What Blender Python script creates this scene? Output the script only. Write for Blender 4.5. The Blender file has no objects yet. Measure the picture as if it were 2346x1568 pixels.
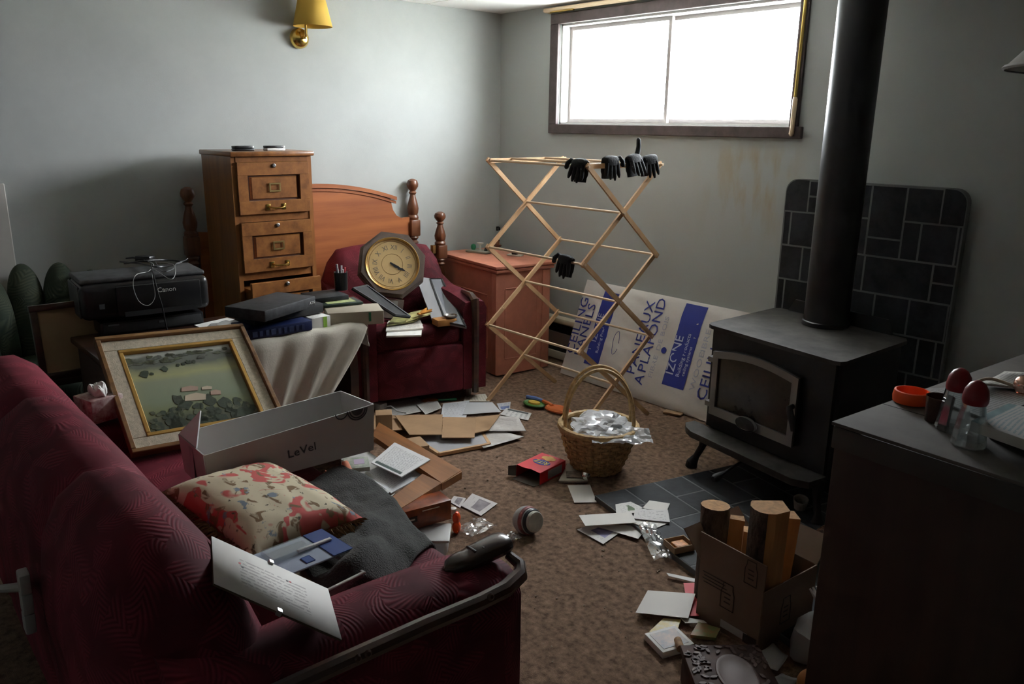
import bpy, bmesh, math, random
from mathutils import Vector, Matrix, Euler, noise as mnoise
sc = bpy.context.scene
COL = sc.collection
R = math.radians
rnd = random.Random(7)

# ---------------------------------------------------------------- camera
FPX, CH = 1848.0, 1.5
yaw, pitch, roll = R(-49.1), R(15.0), R(0.8)
fwd = Vector((math.sin(yaw)*math.cos(pitch), math.cos(yaw)*math.cos(pitch), -math.sin(pitch)))
rt0 = Vector((math.cos(yaw), -math.sin(yaw), 0)); up0 = rt0.cross(fwd)
rt = math.cos(roll)*rt0 + math.sin(roll)*up0
upv = -math.sin(roll)*rt0 + math.cos(roll)*up0
cam_d = bpy.data.cameras.new('camera'); cam = bpy.data.objects.new('camera', cam_d); COL.objects.link(cam)
cam_d.sensor_width = 36; cam_d.lens = 36*FPX/2346; cam_d.clip_start = .02; cam_d.clip_end = 200
cam.matrix_world = Matrix(((rt.x, upv.x, -fwd.x, 0), (rt.y, upv.y, -fwd.y, 0), (rt.z, upv.z, -fwd.z, CH), (0, 0, 0, 1)))
sc.camera = cam

# ---------------------------------------------------------------- daylight
w = bpy.data.worlds.new('sky'); sc.world = w; w.use_nodes = True
bg = w.node_tree.nodes['Background']
bg.inputs[0].default_value = (.92, .955, 1.0, 1); bg.inputs[1].default_value = 15.0
sun_d = bpy.data.lights.new('sun', 'SUN'); sun_d.energy = 17; sun_d.angle = R(2); sun_d.color = (1, .95, .87)
sun = bpy.data.objects.new('sun', sun_d); COL.objects.link(sun)
sun.rotation_euler = Vector((.55, .45, -1)).to_track_quat('-Z', 'Y').to_euler()
for nm, lo, lw, rx in (('window_portal', (-2.99, 3.88, 1.79), 1.62, -90),):
    pd = bpy.data.lights.new(nm, 'AREA'); pd.shape = 'RECTANGLE'; pd.size = lw; pd.size_y = .60
    pd.cycles.is_portal = True
    po = bpy.data.objects.new(nm, pd); COL.objects.link(po); po.location = lo
    po.rotation_euler = (R(rx), 0, 0)
vs = sc.view_settings; vs.view_transform = 'Standard'; vs.look = 'None'; vs.exposure = 1.70; vs.gamma = 1; vs.use_curve_mapping = False
sc.cycles.max_bounces = 10; sc.cycles.diffuse_bounces = 6; sc.cycles.transparent_max_bounces = 12
sc.cycles.sample_clamp_indirect = 8

# ---------------------------------------------------------------- helpers
def P(px, py, z=None, x=None, y=None):
    """point of the room seen at a pixel of the photograph, on a given plane"""
    d = rt*((px-1173)/FPX) - upv*((py-784)/FPX) + fwd
    if z is not None: t = (z-CH)/d.z
    elif x is not None: t = x/d.x
    else: t = y/d.y
    return Vector((d.x*t, d.y*t, CH+d.z*t))

MATS = {}
def mat(name, col, rough=.6, metal=0, var=None, bump=None, sheen=0, coat=0, trans=0, emit=None, alpha=None, stretch=(1, 1, 1), col2=None, spec=.5, dist=.004):
    """procedural principled material; var=(scale, amount) colour mottling, bump=(scale, strength)"""
    if name in MATS: return MATS[name]
    m = bpy.data.materials.new(name); m.use_nodes = True; MATS[name] = m
    nt = m.node_tree; N = nt.nodes; L = nt.links; b = N['Principled BSDF']
    c = (*col, 1)
    b.inputs['Base Color'].default_value = c; b.inputs['Roughness'].default_value = rough; b.inputs['Metallic'].default_value = metal
    b.inputs['Specular IOR Level'].default_value = spec
    if sheen: b.inputs['Sheen Weight'].default_value = sheen; b.inputs['Sheen Roughness'].default_value = .4; b.inputs['Sheen Tint'].default_value = (min(1, col[0]*4+.2), col[1]*4+.15, col[2]*4+.15, 1)
    if coat: b.inputs['Coat Weight'].default_value = coat; b.inputs['Coat Roughness'].default_value = .15
    if trans: b.inputs['Transmission Weight'].default_value = trans
    if alpha is not None: b.inputs['Alpha'].default_value = alpha
    tc = None
    if var or bump:
        tc = N.new('ShaderNodeTexCoord'); mp = N.new('ShaderNodeMapping'); L.new(tc.outputs['Object'], mp.inputs[0]); mp.inputs['Scale'].default_value = stretch
    if var:
        n = N.new('ShaderNodeTexNoise'); n.inputs['Scale'].default_value = var[0]; n.inputs['Detail'].default_value = 6; n.inputs['Roughness'].default_value = .65
        L.new(mp.outputs[0], n.inputs['Vector'])
        r = N.new('ShaderNodeValToRGB'); a = var[1]
        k2 = col2 or [max(0, v*(1-a)) for v in col]; k1 = [min(1, v*(1+a*.6)) for v in col] if not col2 else col
        r.color_ramp.elements[0].position = .33; r.color_ramp.elements[0].color = (*k2, 1)
        r.color_ramp.elements[1].position = .67; r.color_ramp.elements[1].color = (*k1, 1)
        L.new(n.outputs['Fac'], r.inputs[0]); L.new(r.outputs[0], b.inputs['Base Color'])
    if bump:
        n2 = N.new('ShaderNodeTexNoise'); n2.inputs['Scale'].default_value = bump[0]; n2.inputs['Detail'].default_value = 4
        L.new(mp.outputs[0], n2.inputs['Vector'])
        bp = N.new('ShaderNodeBump'); bp.inputs['Strength'].default_value = bump[1]; bp.inputs['Distance'].default_value = dist
        L.new(n2.outputs['Fac'], bp.inputs['Height']); L.new(bp.outputs[0], b.inputs['Normal'])
    return m

def wood(name, c1, c2, rough=.4, axis=2, scale=9, coat=.15):
    if name in MATS: return MATS[name]
    st = [1, 1, 1]; st[axis] = .07
    m = mat(name, c1, rough, var=(scale*2.2, .5), bump=(scale*6, .15), stretch=st, col2=c2, coat=coat, dist=.001)
    return m

def leafy(name, base, hi, rough=.75, scale=13, strength=.6):
    """cut-velvet upholstery with fern-like raised motifs"""
    if name in MATS: return MATS[name]
    m = mat(name, base, rough, spec=.25); nt = m.node_tree; N = nt.nodes; L = nt.links; b = N['Principled BSDF']
    tc = N.new('ShaderNodeTexCoord')
    nd = N.new('ShaderNodeTexNoise'); nd.inputs['Scale'].default_value = scale*.45; nd.inputs['Detail'].default_value = 2; L.new(tc.outputs['Object'], nd.inputs['Vector'])
    mp = N.new('ShaderNodeMix'); mp.data_type = 'VECTOR'; mp.inputs[0].default_value = .05; L.new(tc.outputs['Object'], mp.inputs[4]); L.new(nd.outputs['Color'], mp.inputs[5])
    vo = N.new('ShaderNodeTexVoronoi'); vo.inputs['Scale'].default_value = scale; L.new(mp.outputs[1], vo.inputs['Vector'])
    def vm(op, a, c=None):
        n = N.new('ShaderNodeVectorMath'); n.operation = op; L.new(a, n.inputs[0])
        if isinstance(c, tuple): n.inputs[1].default_value = c
        elif c is not None: L.new(c, n.inputs[3 if op == 'SCALE' else 1])
        return n.outputs[1 if op in ('DOT_PRODUCT', 'LENGTH') else 0]
    def sm(op, a, c):
        n = N.new('ShaderNodeMath'); n.operation = op
        for q, v in enumerate((a, c)):
            if isinstance(v, (int, float)): n.inputs[q].default_value = v
            else: L.new(v, n.inputs[q])
        return n.outputs[0]
    # each motif is a fern: veins run in chevrons away from a stem through the cell centre
    d = vm('SUBTRACT', mp.outputs[1], vo.outputs['Position']); ge = N.new('ShaderNodeNewGeometry'); ax = vm('NORMALIZE', vm('CROSS_PRODUCT', ge.outputs['Normal'], vm('SUBTRACT', vo.outputs['Color'], (.5, .5, .5))))
    al = vm('DOT_PRODUCT', d, ax); ac = sm('ABSOLUTE', vm('DOT_PRODUCT', d, vm('CROSS_PRODUCT', ge.outputs['Normal'], ax)), 0)
    vein = sm('MULTIPLY_ADD', sm('SINE', sm('MULTIPLY', sm('SUBTRACT', al, sm('MULTIPLY', ac, 1.3)), 46*scale), 0), .5)
    N[vein.node.name].inputs[2].default_value = .5
    rm = N.new('ShaderNodeMapRange'); rm.inputs[1].default_value = .40/scale; rm.inputs[2].default_value = .15/scale; L.new(ac, rm.inputs[0])
    m1 = N.new('ShaderNodeMath'); m1.operation = 'MULTIPLY'; L.new(rm.outputs[0], m1.inputs[0]); L.new(vein, m1.inputs[1])
    nz = N.new('ShaderNodeTexNoise'); nz.inputs['Scale'].default_value = scale*.3; nz.inputs['Detail'].default_value = 5; L.new(tc.outputs['Object'], nz.inputs['Vector'])
    m2 = N.new('ShaderNodeMath'); m2.operation = 'MULTIPLY_ADD'; m2.inputs[1].default_value = .27; L.new(m1.outputs[0], m2.inputs[0]); L.new(nz.outputs['Fac'], m2.inputs[2])
    rp = N.new('ShaderNodeValToRGB'); rp.color_ramp.elements[0].position = .36; rp.color_ramp.elements[0].color = (*base, 1); rp.color_ramp.elements[1].position = .92; rp.color_ramp.elements[1].color = (*hi, 1)
    L.new(m2.outputs[0], rp.inputs[0]); L.new(rp.outputs[0], b.inputs['Base Color'])
    bp = N.new('ShaderNodeBump'); bp.inputs['Strength'].default_value = strength; bp.inputs['Distance'].default_value = .003
    L.new(m1.outputs[0], bp.inputs['Height']); L.new(bp.outputs[0], b.inputs['Normal'])
    return m

def glassy(name, tint=(1, 1, 1), refl=.12, rough=.03, haze=0.0):
    """thin clear sheet: lets daylight through, with a sheen"""
    if name in MATS: return MATS[name]
    m = bpy.data.materials.new(name); m.use_nodes = True; MATS[name] = m
    nt = m.node_tree; N = nt.nodes; L = nt.links; N.remove(N['Principled BSDF'])
    t = N.new('ShaderNodeBsdfTransparent'); t.inputs[0].default_value = (*tint, 1)
    g = N.new('ShaderNodeBsdfGlossy'); g.inputs['Roughness'].default_value = rough
    fr = N.new('ShaderNodeLayerWeight'); fr.inputs[0].default_value = refl*.55
    mx = N.new('ShaderNodeMixShader'); L.new(fr.outputs['Facing'], mx.inputs[0]); L.new(t.outputs[0], mx.inputs[1]); L.new(g.outputs[0], mx.inputs[2])
    out = mx
    if haze:
        d = N.new('ShaderNodeBsdfDiffuse'); d.inputs[0].default_value = (.75, .76, .78, 1)
        m2 = N.new('ShaderNodeMixShader'); m2.inputs[0].default_value = haze; L.new(mx.outputs[0], m2.inputs[1]); L.new(d.outputs[0], m2.inputs[2]); out = m2
    L.new(out.outputs[0], N['Material Output'].inputs[0])
    return m

def printed(name, paper, ink, lines=22, margin=.08, head=.0, pic=None, piccol=(.3, .35, .4), density=.55):
    """paper with printed lines of writing (UV), optional picture block pic=(u0,v0,u1,v1)"""
    if name in MATS: return MATS[name]
    m = mat(name, paper, .7); nt = m.node_tree; N = nt.nodes; L = nt.links; b = N['Principled BSDF']
    uv = N.new('ShaderNodeUVMap'); sp = N.new('ShaderNodeSeparateXYZ'); L.new(uv.outputs[0], sp.inputs[0])
    def mth(op, a, c):
        n = N.new('ShaderNodeMath'); n.operation = op
        for i, v in enumerate((a, c)):
            if hasattr(v, 'links'): L.new(v, n.inputs[i])
            elif v is not None: n.inputs[i].default_value = v
        return n.outputs[0]
    U, V = sp.outputs[0], sp.outputs[1]
    row = mth('FRACT', mth('MULTIPLY', V, lines), None)
    on = mth('LESS_THAN', row, .45)
    mp = N.new('ShaderNodeMapping'); mp.inputs['Scale'].default_value = (lines*1.6, lines, 1); L.new(uv.outputs[0], mp.inputs[0])
    nz = N.new('ShaderNodeTexNoise'); nz.inputs['Scale'].default_value = 1; nz.inputs['Detail'].default_value = 2; L.new(mp.outputs[0], nz.inputs['Vector'])
    on = mth('MULTIPLY', on, mth('GREATER_THAN', nz.outputs['Fac'], 1-density))
    def rect(u0, v0, u1, v1):
        return mth('MULTIPLY', mth('MULTIPLY', mth('GREATER_THAN', U, u0), mth('LESS_THAN', U, u1)), mth('MULTIPLY', mth('GREATER_THAN', V, v0), mth('LESS_THAN', V, v1)))
    on = mth('MULTIPLY', on, rect(margin, margin, 1-margin, 1-margin-head))
    mx = N.new('ShaderNodeMix'); mx.data_type = 'RGBA'; mx.inputs[6].default_value = (*paper, 1); mx.inputs[7].default_value = (*ink, 1)
    L.new(mth('MULTIPLY', on, .6), mx.inputs[0]); outc = mx.outputs[2]
    if pic:
        nz2 = N.new('ShaderNodeTexNoise'); nz2.inputs['Scale'].default_value = 3.2; nz2.inputs['Detail'].default_value = 4; L.new(uv.outputs[0], nz2.inputs['Vector'])
        rp = N.new('ShaderNodeValToRGB'); rp.color_ramp.elements[0].color = (*[v*.5 for v in piccol], 1); rp.color_ramp.elements[1].color = (*piccol, 1)
        rp.color_ramp.elements[0].position = .3; rp.color_ramp.elements[1].position = .75; L.new(nz2.outputs['Fac'], rp.inputs[0])
        m3 = N.new('ShaderNodeMix'); m3.data_type = 'RGBA'; L.new(rect(*pic), m3.inputs[0]); L.new(outc, m3.inputs[6]); L.new(rp.outputs[0], m3.inputs[7]); outc = m3.outputs[2]
    L.new(outc, b.inputs['Base Color'])
    return m

# ---- geometry accumulators
def NB(): return bmesh.new()
def xf(loc=(0, 0, 0), rot=(0, 0, 0), scl=None):
    m = Matrix.Translation(loc) @ Euler(rot).to_matrix().to_4x4()
    if scl: m = m @ Matrix.Diagonal((*scl, 1))
    return m
def box(bm, c, s, rot=(0, 0, 0), bev=0, seg=2, mtx=None, taper=1.0):
    r = bmesh.ops.create_cube(bm, size=1); vs = r['verts']
    for v in vs:
        k = taper if v.co.z > 0 else 1.0
        v.co = Vector((v.co.x*s[0]*k, v.co.y*s[1]*k, v.co.z*s[2]))
    if bev:
        es = list({e for v in vs for e in v.link_edges})
        g = bmesh.ops.bevel(bm, geom=es, offset=bev, segments=seg, profile=.5, affect='EDGES')
        vs = list({v for f in g['faces'] for v in f.verts} | {v for v in vs if v.is_valid})
    m = xf(c, rot)
    if mtx: m = mtx @ m
    bmesh.ops.transform(bm, matrix=m, verts=vs)
    return vs
def ring(bm, pts): return [bm.verts.new(p) for p in pts]
def skin(bm, r0, r1):
    n = len(r0)
    for i in range(n): bm.faces.new((r0[i], r0[(i+1) % n], r1[(i+1) % n], r1[i]))
def tube(bm, pts, rad, n=8, cap=True, sq=False):
    pts = [Vector(p) for p in pts]; prev = None; u = None
    for i, p in enumerate(pts):
        t = (pts[min(i+1, len(pts)-1)] - pts[max(i-1, 0)]).normalized()
        if u is None:
            u = t.orthogonal().normalized() if abs(t.z) > .9 else t.cross(Vector((0, 0, 1))).normalized()
        u = (u - t*u.dot(t)).normalized(); v = t.cross(u)
        r = rad[i] if isinstance(rad, (list, tuple)) else rad
        cur = ring(bm, [p + u*math.cos(2*math.pi*k/n + (math.pi/4 if sq else 0))*r + v*math.sin(2*math.pi*k/n + (math.pi/4 if sq else 0))*r for k in range(n)])
        if prev: skin(bm, prev, cur)
        elif cap: bm.faces.new(cur[::-1])
        prev = cur
    if cap: bm.faces.new(prev)
def lathe(bm, prof, n=20, mtx=None, cap=True):
    """prof: (radius, z) pairs bottom to top"""
    mtx = mtx or Matrix(); prev = None
    for r, z in prof:
        cur = ring(bm, [mtx @ Vector((r*math.cos(2*math.pi*k/n), r*math.sin(2*math.pi*k/n), z)) for k in range(n)])
        if prev: skin(bm, prev, cur)
        elif cap and r > 1e-4: bm.faces.new(cur[::-1])
        prev = cur
    if cap: bm.faces.new(prev)
def prism(bm, poly, z0, z1, mtx=None):
    mtx = mtx or Matrix()
    a = ring(bm, [mtx @ Vector((x, y, z0)) for x, y in poly]); b = ring(bm, [mtx @ Vector((x, y, z1)) for x, y in poly])
    bm.faces.new(a[::-1]); bm.faces.new(b); skin(bm, a, b)
def surf(bm, f, nu, nv, closed=False, uvs=True):
    """grid surface f(u,v) with UV"""
    uvl = bm.loops.layers.uv.verify()
    g = [[bm.verts.new(f(i/nu, j/nv)) for j in range(nv+1)] for i in range(nu+1)]
    for i in range(nu):
        for j in range(nv):
            fc = bm.faces.new((g[i][j], g[i+1][j], g[i+1][j+1], g[i][j+1]))
            for lp, (a, b) in zip(fc.loops, ((i, j), (i+1, j), (i+1, j+1), (i, j+1))): lp[uvl].uv = (a/nu, b/nv)
def ob(name, bm, m, parent=None, smooth=35, loc=None, rot=None, solid=0, sub=0):
    bmesh.ops.recalc_face_normals(bm, faces=bm.faces)
    me = bpy.data.meshes.new(name); bm.to_mesh(me); bm.free()
    me.materials.append(MATS[m] if isinstance(m, str) else m)
    if smooth and len(me.polygons):
        me.polygons.foreach_set('use_smooth', [True]*len(me.polygons)); me.set_sharp_from_angle(angle=R(smooth))
    o = bpy.data.objects.new(name, me); COL.objects.link(o)
    if parent: o.parent = parent
    if loc is not None: o.location = loc
    if rot is not None: o.rotation_euler = rot
    if sub:
        s = o.modifiers.new('sub', 'SUBSURF'); s.levels = s.render_levels = sub
    if solid:
        s = o.modifiers.new('solid', 'SOLIDIFY'); s.thickness = solid; s.offset = 0
    return o
def tag(o, label=None, cat=None, group=None, kind=None):
    if label: o['label'] = label
    if cat: o['category'] = cat
    if group: o['group'] = group
    if kind: o['kind'] = kind
    return o
def thing(name, label, cat, loc=(0, 0, 0), rz=0, group=None, rot=None):
    o = bpy.data.objects.new(name, None); COL.objects.link(o); o.location = loc; o.rotation_euler = rot or (0, 0, rz); o.empty_display_size = .05
    return tag(o, label, cat, group)
def bxo(name, m, parent, c, s, rot=(0, 0, 0), bev=0, seg=2, smooth=35, taper=1.0):
    bm = NB(); box(bm, c, s, rot, bev, seg, taper=taper); return ob(name, bm, m, parent, smooth)
_font = {}
def lettering(text, size, m, parent, mtx, name='lettering', depth=.0004, align='LEFT', sx=1.0, mirror=False):
    cu = bpy.data.curves.new('t', 'FONT'); cu.body = text; cu.size = size; cu.extrude = depth; cu.resolution_u = 2; cu.align_x = align
    o = bpy.data.objects.new('t', cu); COL.objects.link(o)
    dg = bpy.context.evaluated_depsgraph_get(); me = bpy.data.meshes.new_from_object(o.evaluated_get(dg))
    bpy.data.objects.remove(o); bpy.data.curves.remove(cu)
    me.transform(mtx @ Matrix.Diagonal((-sx if mirror else sx, 1, 1, 1)))
    me.name = name; me.materials.clear(); me.materials.append(MATS[m] if isinstance(m, str) else m)
    r = bpy.data.objects.new(name, me); COL.objects.link(r); r.parent = parent
    return r
def basis(o, ex, ey):
    """matrix with origin o, x axis along ex, y axis along ey, z = ex x ey"""
    ex = Vector(ex).normalized(); ez = ex.cross(Vector(ey)).normalized(); ey = ez.cross(ex); o = Vector(o)
    return Matrix(((ex.x, ey.x, ez.x, o.x), (ex.y, ey.y, ez.y, o.y), (ex.z, ey.z, ez.z, o.z), (0, 0, 0, 1)))
def fbm(x, y, s=1, seed=0): return mnoise.fractal(Vector((x*s+seed*3.1, y*s-seed*1.7, seed)), 1.0, 2.0, 3)

# ---------------------------------------------------------------- materials
mat('paint', (.390, .410, .392), .75, var=(2.2, .07), bump=(180, .06))
mat('ceiling_white', (.80, .79, .76), .8, bump=(90, .15))
mat('carpet', (.30, .195, .135), .98, var=(38, .55), bump=(420, 1.0), spec=.1, dist=.006)
mat('dark_frame', (.085, .06, .058), .55, var=(14, .35))
mat('sash', (.30, .27, .26), .5)
mat('vinyl', (.62, .62, .6), .5)
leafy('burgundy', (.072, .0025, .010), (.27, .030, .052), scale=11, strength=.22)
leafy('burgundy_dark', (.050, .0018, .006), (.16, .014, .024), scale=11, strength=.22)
leafy('green_floral', (.018, .032, .022), (.09, .10, .065), scale=7, strength=.25)
wood('walnut', (.075, .030, .017), (.024, .010, .007), .3, 1, 8, .5)
wood('oak_orange', (.34, .135, .038), (.18, .066, .019), .35, 0, 9, .25)
wood('oak_orange_v', (.34, .135, .038), (.18, .066, .019), .35, 2, 9, .25)
wood('maple', (.42, .14, .045), (.27, .080, .028), .38, 1, 7, .2)
wood('post_wood', (.20, .075, .032), (.10, .034, .016), .35, 2, 9, .3)
wood('rack_wood', (.60, .39, .21), (.48, .28, .14), .5, 2, 6, 0)
wood('dark_panel', (.050, .020, .011), (.026, .011, .006), .6, 2, 6, 0)
mat('salmon', (.50, .185, .115), .6, var=(9, .16))
mat('black_metal', (.011, .0115, .013), .55, var=(20, .4))
mat('pipe_black', (.013, .0125, .013), .42, var=(16, .3))
mat('stove_top', (.055, .05, .044), .75, var=(11, .5))
mat('silver', (.42, .42, .42), .35, 1.0)
mat('brass', (.66, .45, .13), .22, 1.0)
mat('slate', (.022, .024, .028), .65, var=(9, .6), bump=(26, .3), spec=.3)
mat('slate2', (.031, .034, .039), .62, var=(9, .6), bump=(26, .3), spec=.3)
mat('slate3', (.015, .017, .019), .62, var=(9, .6), bump=(26, .3), spec=.3)
mat('grout', (.13, .135, .135), .8)
mat('white_paper', (.72, .71, .68), .7)
mat('cream_paper', (.66, .60, .46), .7)
mat('kraft', (.36, .22, .115), .8, var=(6, .14))
mat('black_plastic', (.010, .010, .011), .32)
mat('black_matte', (.012, .012, .013), .7, var=(18, .5))
mat('grey_plastic', (.09, .095, .10), .4)
mat('white_plastic', (.72, .72, .70), .35)
mat('blue_ink', (.022, .034, .27), .6)
mat('ink', (.035, .035, .04), .6)
mat('red_card', (.62, .06, .07), .6)
mat('orange_plastic', (.90, .10, .01), .35)
mat('yellow_ink', (.85, .62, .06), .6)
mat('green_ink', (.16, .42, .08), .6)
# ================================================================= the room
XL, YW, ZC = -4.37, 3.65, 2.212
XR, YB = 2.6, -2.6
def struct(name, bm, m, parent=None, kind='structure', smooth=35):
    o = ob(name, bm, m, parent, smooth)
    if not parent: o['kind'] = kind
    return o
b = NB(); box(b, ((XL+XR)/2, (YB+YW)/2, -.05), (XR-XL+.4, YW-YB+.4, .1)); FLOOR = tag(struct('floor', b, 'carpet'), 'worn brown carpet covering the whole floor')
b = NB(); box(b, (XL-.1, (YB+YW)/2, ZC/2+.02), (.2, YW-YB+.5, ZC+.06)); tag(struct('wall_left', b, 'paint'), 'pale grey painted wall behind the filing cabinet')
b = NB(); box(b, (XR+.1, (YB+YW)/2, ZC/2), (.2, YW-YB+.4, ZC)); struct('wall_right', b, 'paint')
b = NB(); box(b, ((XL+XR)/2, YB-.1, ZC/2), (XR-XL+.4, .2, ZC)); struct('wall_back', b, 'paint')
def stained_paint():
    # grey paint with brownish drip stains between window and stove
    m = mat('paint_stained', (.390, .410, .392), .75, bump=(180, .06)); nt = m.node_tree; N = nt.nodes; L = nt.links; b_ = N['Principled BSDF']
    tc = N.new('ShaderNodeTexCoord'); sp = N.new('ShaderNodeSeparateXYZ'); L.new(tc.outputs['Object'], sp.inputs[0])
    mp_ = N.new('ShaderNodeMapping'); mp_.inputs['Scale'].default_value = (9, 1, 2.6); L.new(tc.outputs['Object'], mp_.inputs[0])
    nz = N.new('ShaderNodeTexNoise'); nz.inputs['Scale'].default_value = 1.6; nz.inputs['Detail'].default_value = 5; L.new(mp_.outputs[0], nz.inputs['Vector'])
    def rng(o, a, c):
        r = N.new('ShaderNodeMapRange'); r.inputs[1].default_value = a; r.inputs[2].default_value = c; L.new(o, r.inputs[0]); return r.outputs[0]
    def mul(a, c):
        x_ = N.new('ShaderNodeMath'); x_.operation = 'MULTIPLY'; L.new(a, x_.inputs[0])
        if isinstance(c, float): x_.inputs[1].default_value = c
        else: L.new(c, x_.inputs[1])
        return x_.outputs[0]
    f = mul(mul(rng(sp.outputs[0], -2.75, -2.45), rng(sp.outputs[0], -2.05, -2.25)), mul(rng(sp.outputs[2], .9, 1.15), rng(sp.outputs[2], 1.46, 1.36)))
    f = mul(mul(f, rng(nz.outputs['Fac'], .46, .66)), .75)
    mx = N.new('ShaderNodeMix'); mx.data_type = 'RGBA'; mx.inputs[6].default_value = (.390, .410, .392, 1); mx.inputs[7].default_value = (.36, .29, .17, 1); L.new(f, mx.inputs[0]); L.new(mx.outputs[2], b_.inputs['Base Color'])
    return m
# window wall with an opening
WX0, WX1, WZ0, WZ1 = -3.80, -2.18, 1.515, 2.105
b = NB(); T = .22
for (x0, x1, z0, z1) in ((XL-.2, WX0, 0, ZC+.05), (WX1, XR+.2, 0, ZC+.05), (WX0, WX1, 0, WZ0), (WX0, WX1, WZ1, ZC+.05)):
    box(b, ((x0+x1)/2, YW+T/2, (z0+z1)/2), (x1-x0, T, z1-z0))
tag(struct('wall_window', b, stained_paint()), 'grey painted wall with the high basement window')
# suspended ceiling: slab above, panels below with thin joints
b = NB(); box(b, ((XL+XR)/2, (YB+YW)/2, ZC+.08), (XR-XL+.4, YW-YB+.4, .1)); CEIL = tag(struct('ceiling', b, 'ceiling_white'), 'white panelled ceiling')
pw, pl = .61, 1.22
tile = None; j = 0; yy = YW
while yy > YB+.05:
    xx = XL - (.3 if j % 2 else 0)
    while xx < XR-.05:
        x0, x1, y0, y1 = max(xx, XL), min(xx+pl, XR), max(yy-pw, YB), yy
        b = NB(); box(b, ((x0+x1)/2, (y0+y1)/2, ZC+.012), (x1-x0-.006, y1-y0-.006, .024), bev=.004, seg=1)
        ob('ceiling_panel', b, 'ceiling_white', CEIL)
        xx += pl
    yy -= pw; j += 1
# window: casing boards, jamb, sashes, panes
b = NB(); box(b, ((WX0+WX1)/2, YW-.011, WZ0-.028), (WX1-WX0+.14, .022, .056), bev=.003, seg=1); W1 = tag(struct('window_1', b, 'dark_frame'), 'two-pane basement window with dark brown casing')
for nm, c, s in (('casing', ((WX0+WX1)/2, YW-.011, WZ1+.03), (WX1-WX0+.14, .022, .060)), ('casing', (WX0-.035, YW-.011, (WZ0+WZ1)/2), (.07, .0215, WZ1-WZ0)), ('casing', (WX1+.022, YW-.011, (WZ0+WZ1)/2), (.045, .0215, WZ1-WZ0))):
    bxo(nm, 'dark_frame', W1, c, s, bev=.003, seg=1)
for c, s in ((((WX0+WX1)/2, YW+.11, WZ0+.006), (WX1-WX0, .2, .012)), (((WX0+WX1)/2, YW+.11, WZ1-.006), (WX1-WX0, .2, .012)), ((WX0+.006, YW+.11, (WZ0+WZ1)/2), (.012, .2, WZ1-WZ0)), ((WX1-.006, YW+.11, (WZ0+WZ1)/2), (.012, .2, WZ1-WZ0))):
    bxo('jamb', 'vinyl', W1, c, s)
XM = -3.02
for x0, x1, yy in ((WX0+.012, XM+.02, YW+.085), (XM-.01, WX1-.012, YW+.115)):
    b = NB(); z0, z1 = WZ0+.012, WZ1-.012; fw = .022
    for c, s in ((((x0+x1)/2, yy, z0+fw/2), (x1-x0, .024, fw)), (((x0+x1)/2, yy, z1-fw/2), (x1-x0, .024, fw)), ((x0+fw/2, yy, (z0+z1)/2), (fw, .024, z1-z0-2*fw)), ((x1-fw/2, yy, (z0+z1)/2), (fw, .024, z1-z0-2*fw))): box(b, c, s)
    sh = ob('sash', b, 'sash', W1)
    b = NB(); box(b, ((x0+x1)/2, yy, (z0+z1)/2), (x1-x0-2*fw, .004, z1-z0-2*fw)); ob('pane', b, glassy('window_glass', (.97, .98, .98), .06), sh)
# outside: bright pale ground just below the sill
mat('outdoor_ground', (.62, .63, .60), .9, var=(1.2, .2))
b = NB(); box(b, (-3, YW+T+12, 1.30), (60, 24, .1)); tag(struct('ground_outside', b, 'outdoor_ground'), 'pale sunlit ground outside the window')
# curtain track over the window, its broken end at the right
b = NB(); a = Vector((WX0-.10, YW-.045, 2.184)); e = Vector((WX1+.05, YW-.045, 2.186))
box(b, (a+e)/2, ((e-a).x, .03, .022), bev=.005, seg=1); box(b, a+Vector((.012, .02, 0)), (.022, .06, .026), bev=.006, seg=1)
mat('track_cream', (.72, .56, .36), .35); cr = ob('curtain_track', b, 'track_cream'); tag(cr, 'cream and brass curtain track above the basement window', 'curtain track')
b = NB(); box(b, (WX0+.06, YW-.05, 2.170), (.2, .02, .008), bev=.003, seg=1); ob('brass_strip', b, 'brass', cr)
t = thing('curtain_wand', 'thin brass curtain wand hanging at the right window casing', 'curtain wand', (WX1+.025, YW-.03, WZ0-.045))
b = NB(); tube(b, [(0, 0, .03), (.006, 0, .62)], .008, 8); ob('rod', b, 'brass', t)
b = NB(); tube(b, [(0, 0, .0), (0, 0, .012), (.001, 0, .03), (.002, 0, .17), (.002, 0, .18)], [.006, .013, .011, .012, .008], 10); ob('handle', b, 'track_cream', t)
# baseboard heater along the window wall
t = thing('baseboard_heater', 'long cream baseboard heater low on the window wall', 'heater', (-3.95, YW-.035, 0))
mat('cream_metal', (.55, .49, .36), .45)
bxo('cover', 'cream_metal', t, (0, 0, .275), (1.5, .06, .03), bev=.004); bxo('front_panel', mat('heater_brown', (.14, .10, .08), .5), t, (0, -.022, .15), (1.5, .012, .09), bev=.003)
bxo('fin_pack', 'black_metal', t, (0, .005, .15), (1.46, .04, .17)); bxo('lower_panel', 'cream_metal', t, (0, -.01, .04), (1.5, .04, .05), bev=.004); bxo('back_plate', 'cream_metal', t, (0, .028, .15), (1.5, .006, .28))
# pale upright board at the far left
t = P(41, 614, x=XL+.05)
b = NB(); box(b, (XL+.012, t.y-.26, .61), (.022, .52, 1.21), bev=.004, seg=1); tag(ob('leaning_board', b, mat('pale_board', (.55, .53, .49), .7)), 'pale upright board against the wall behind green chair', 'board')
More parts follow.
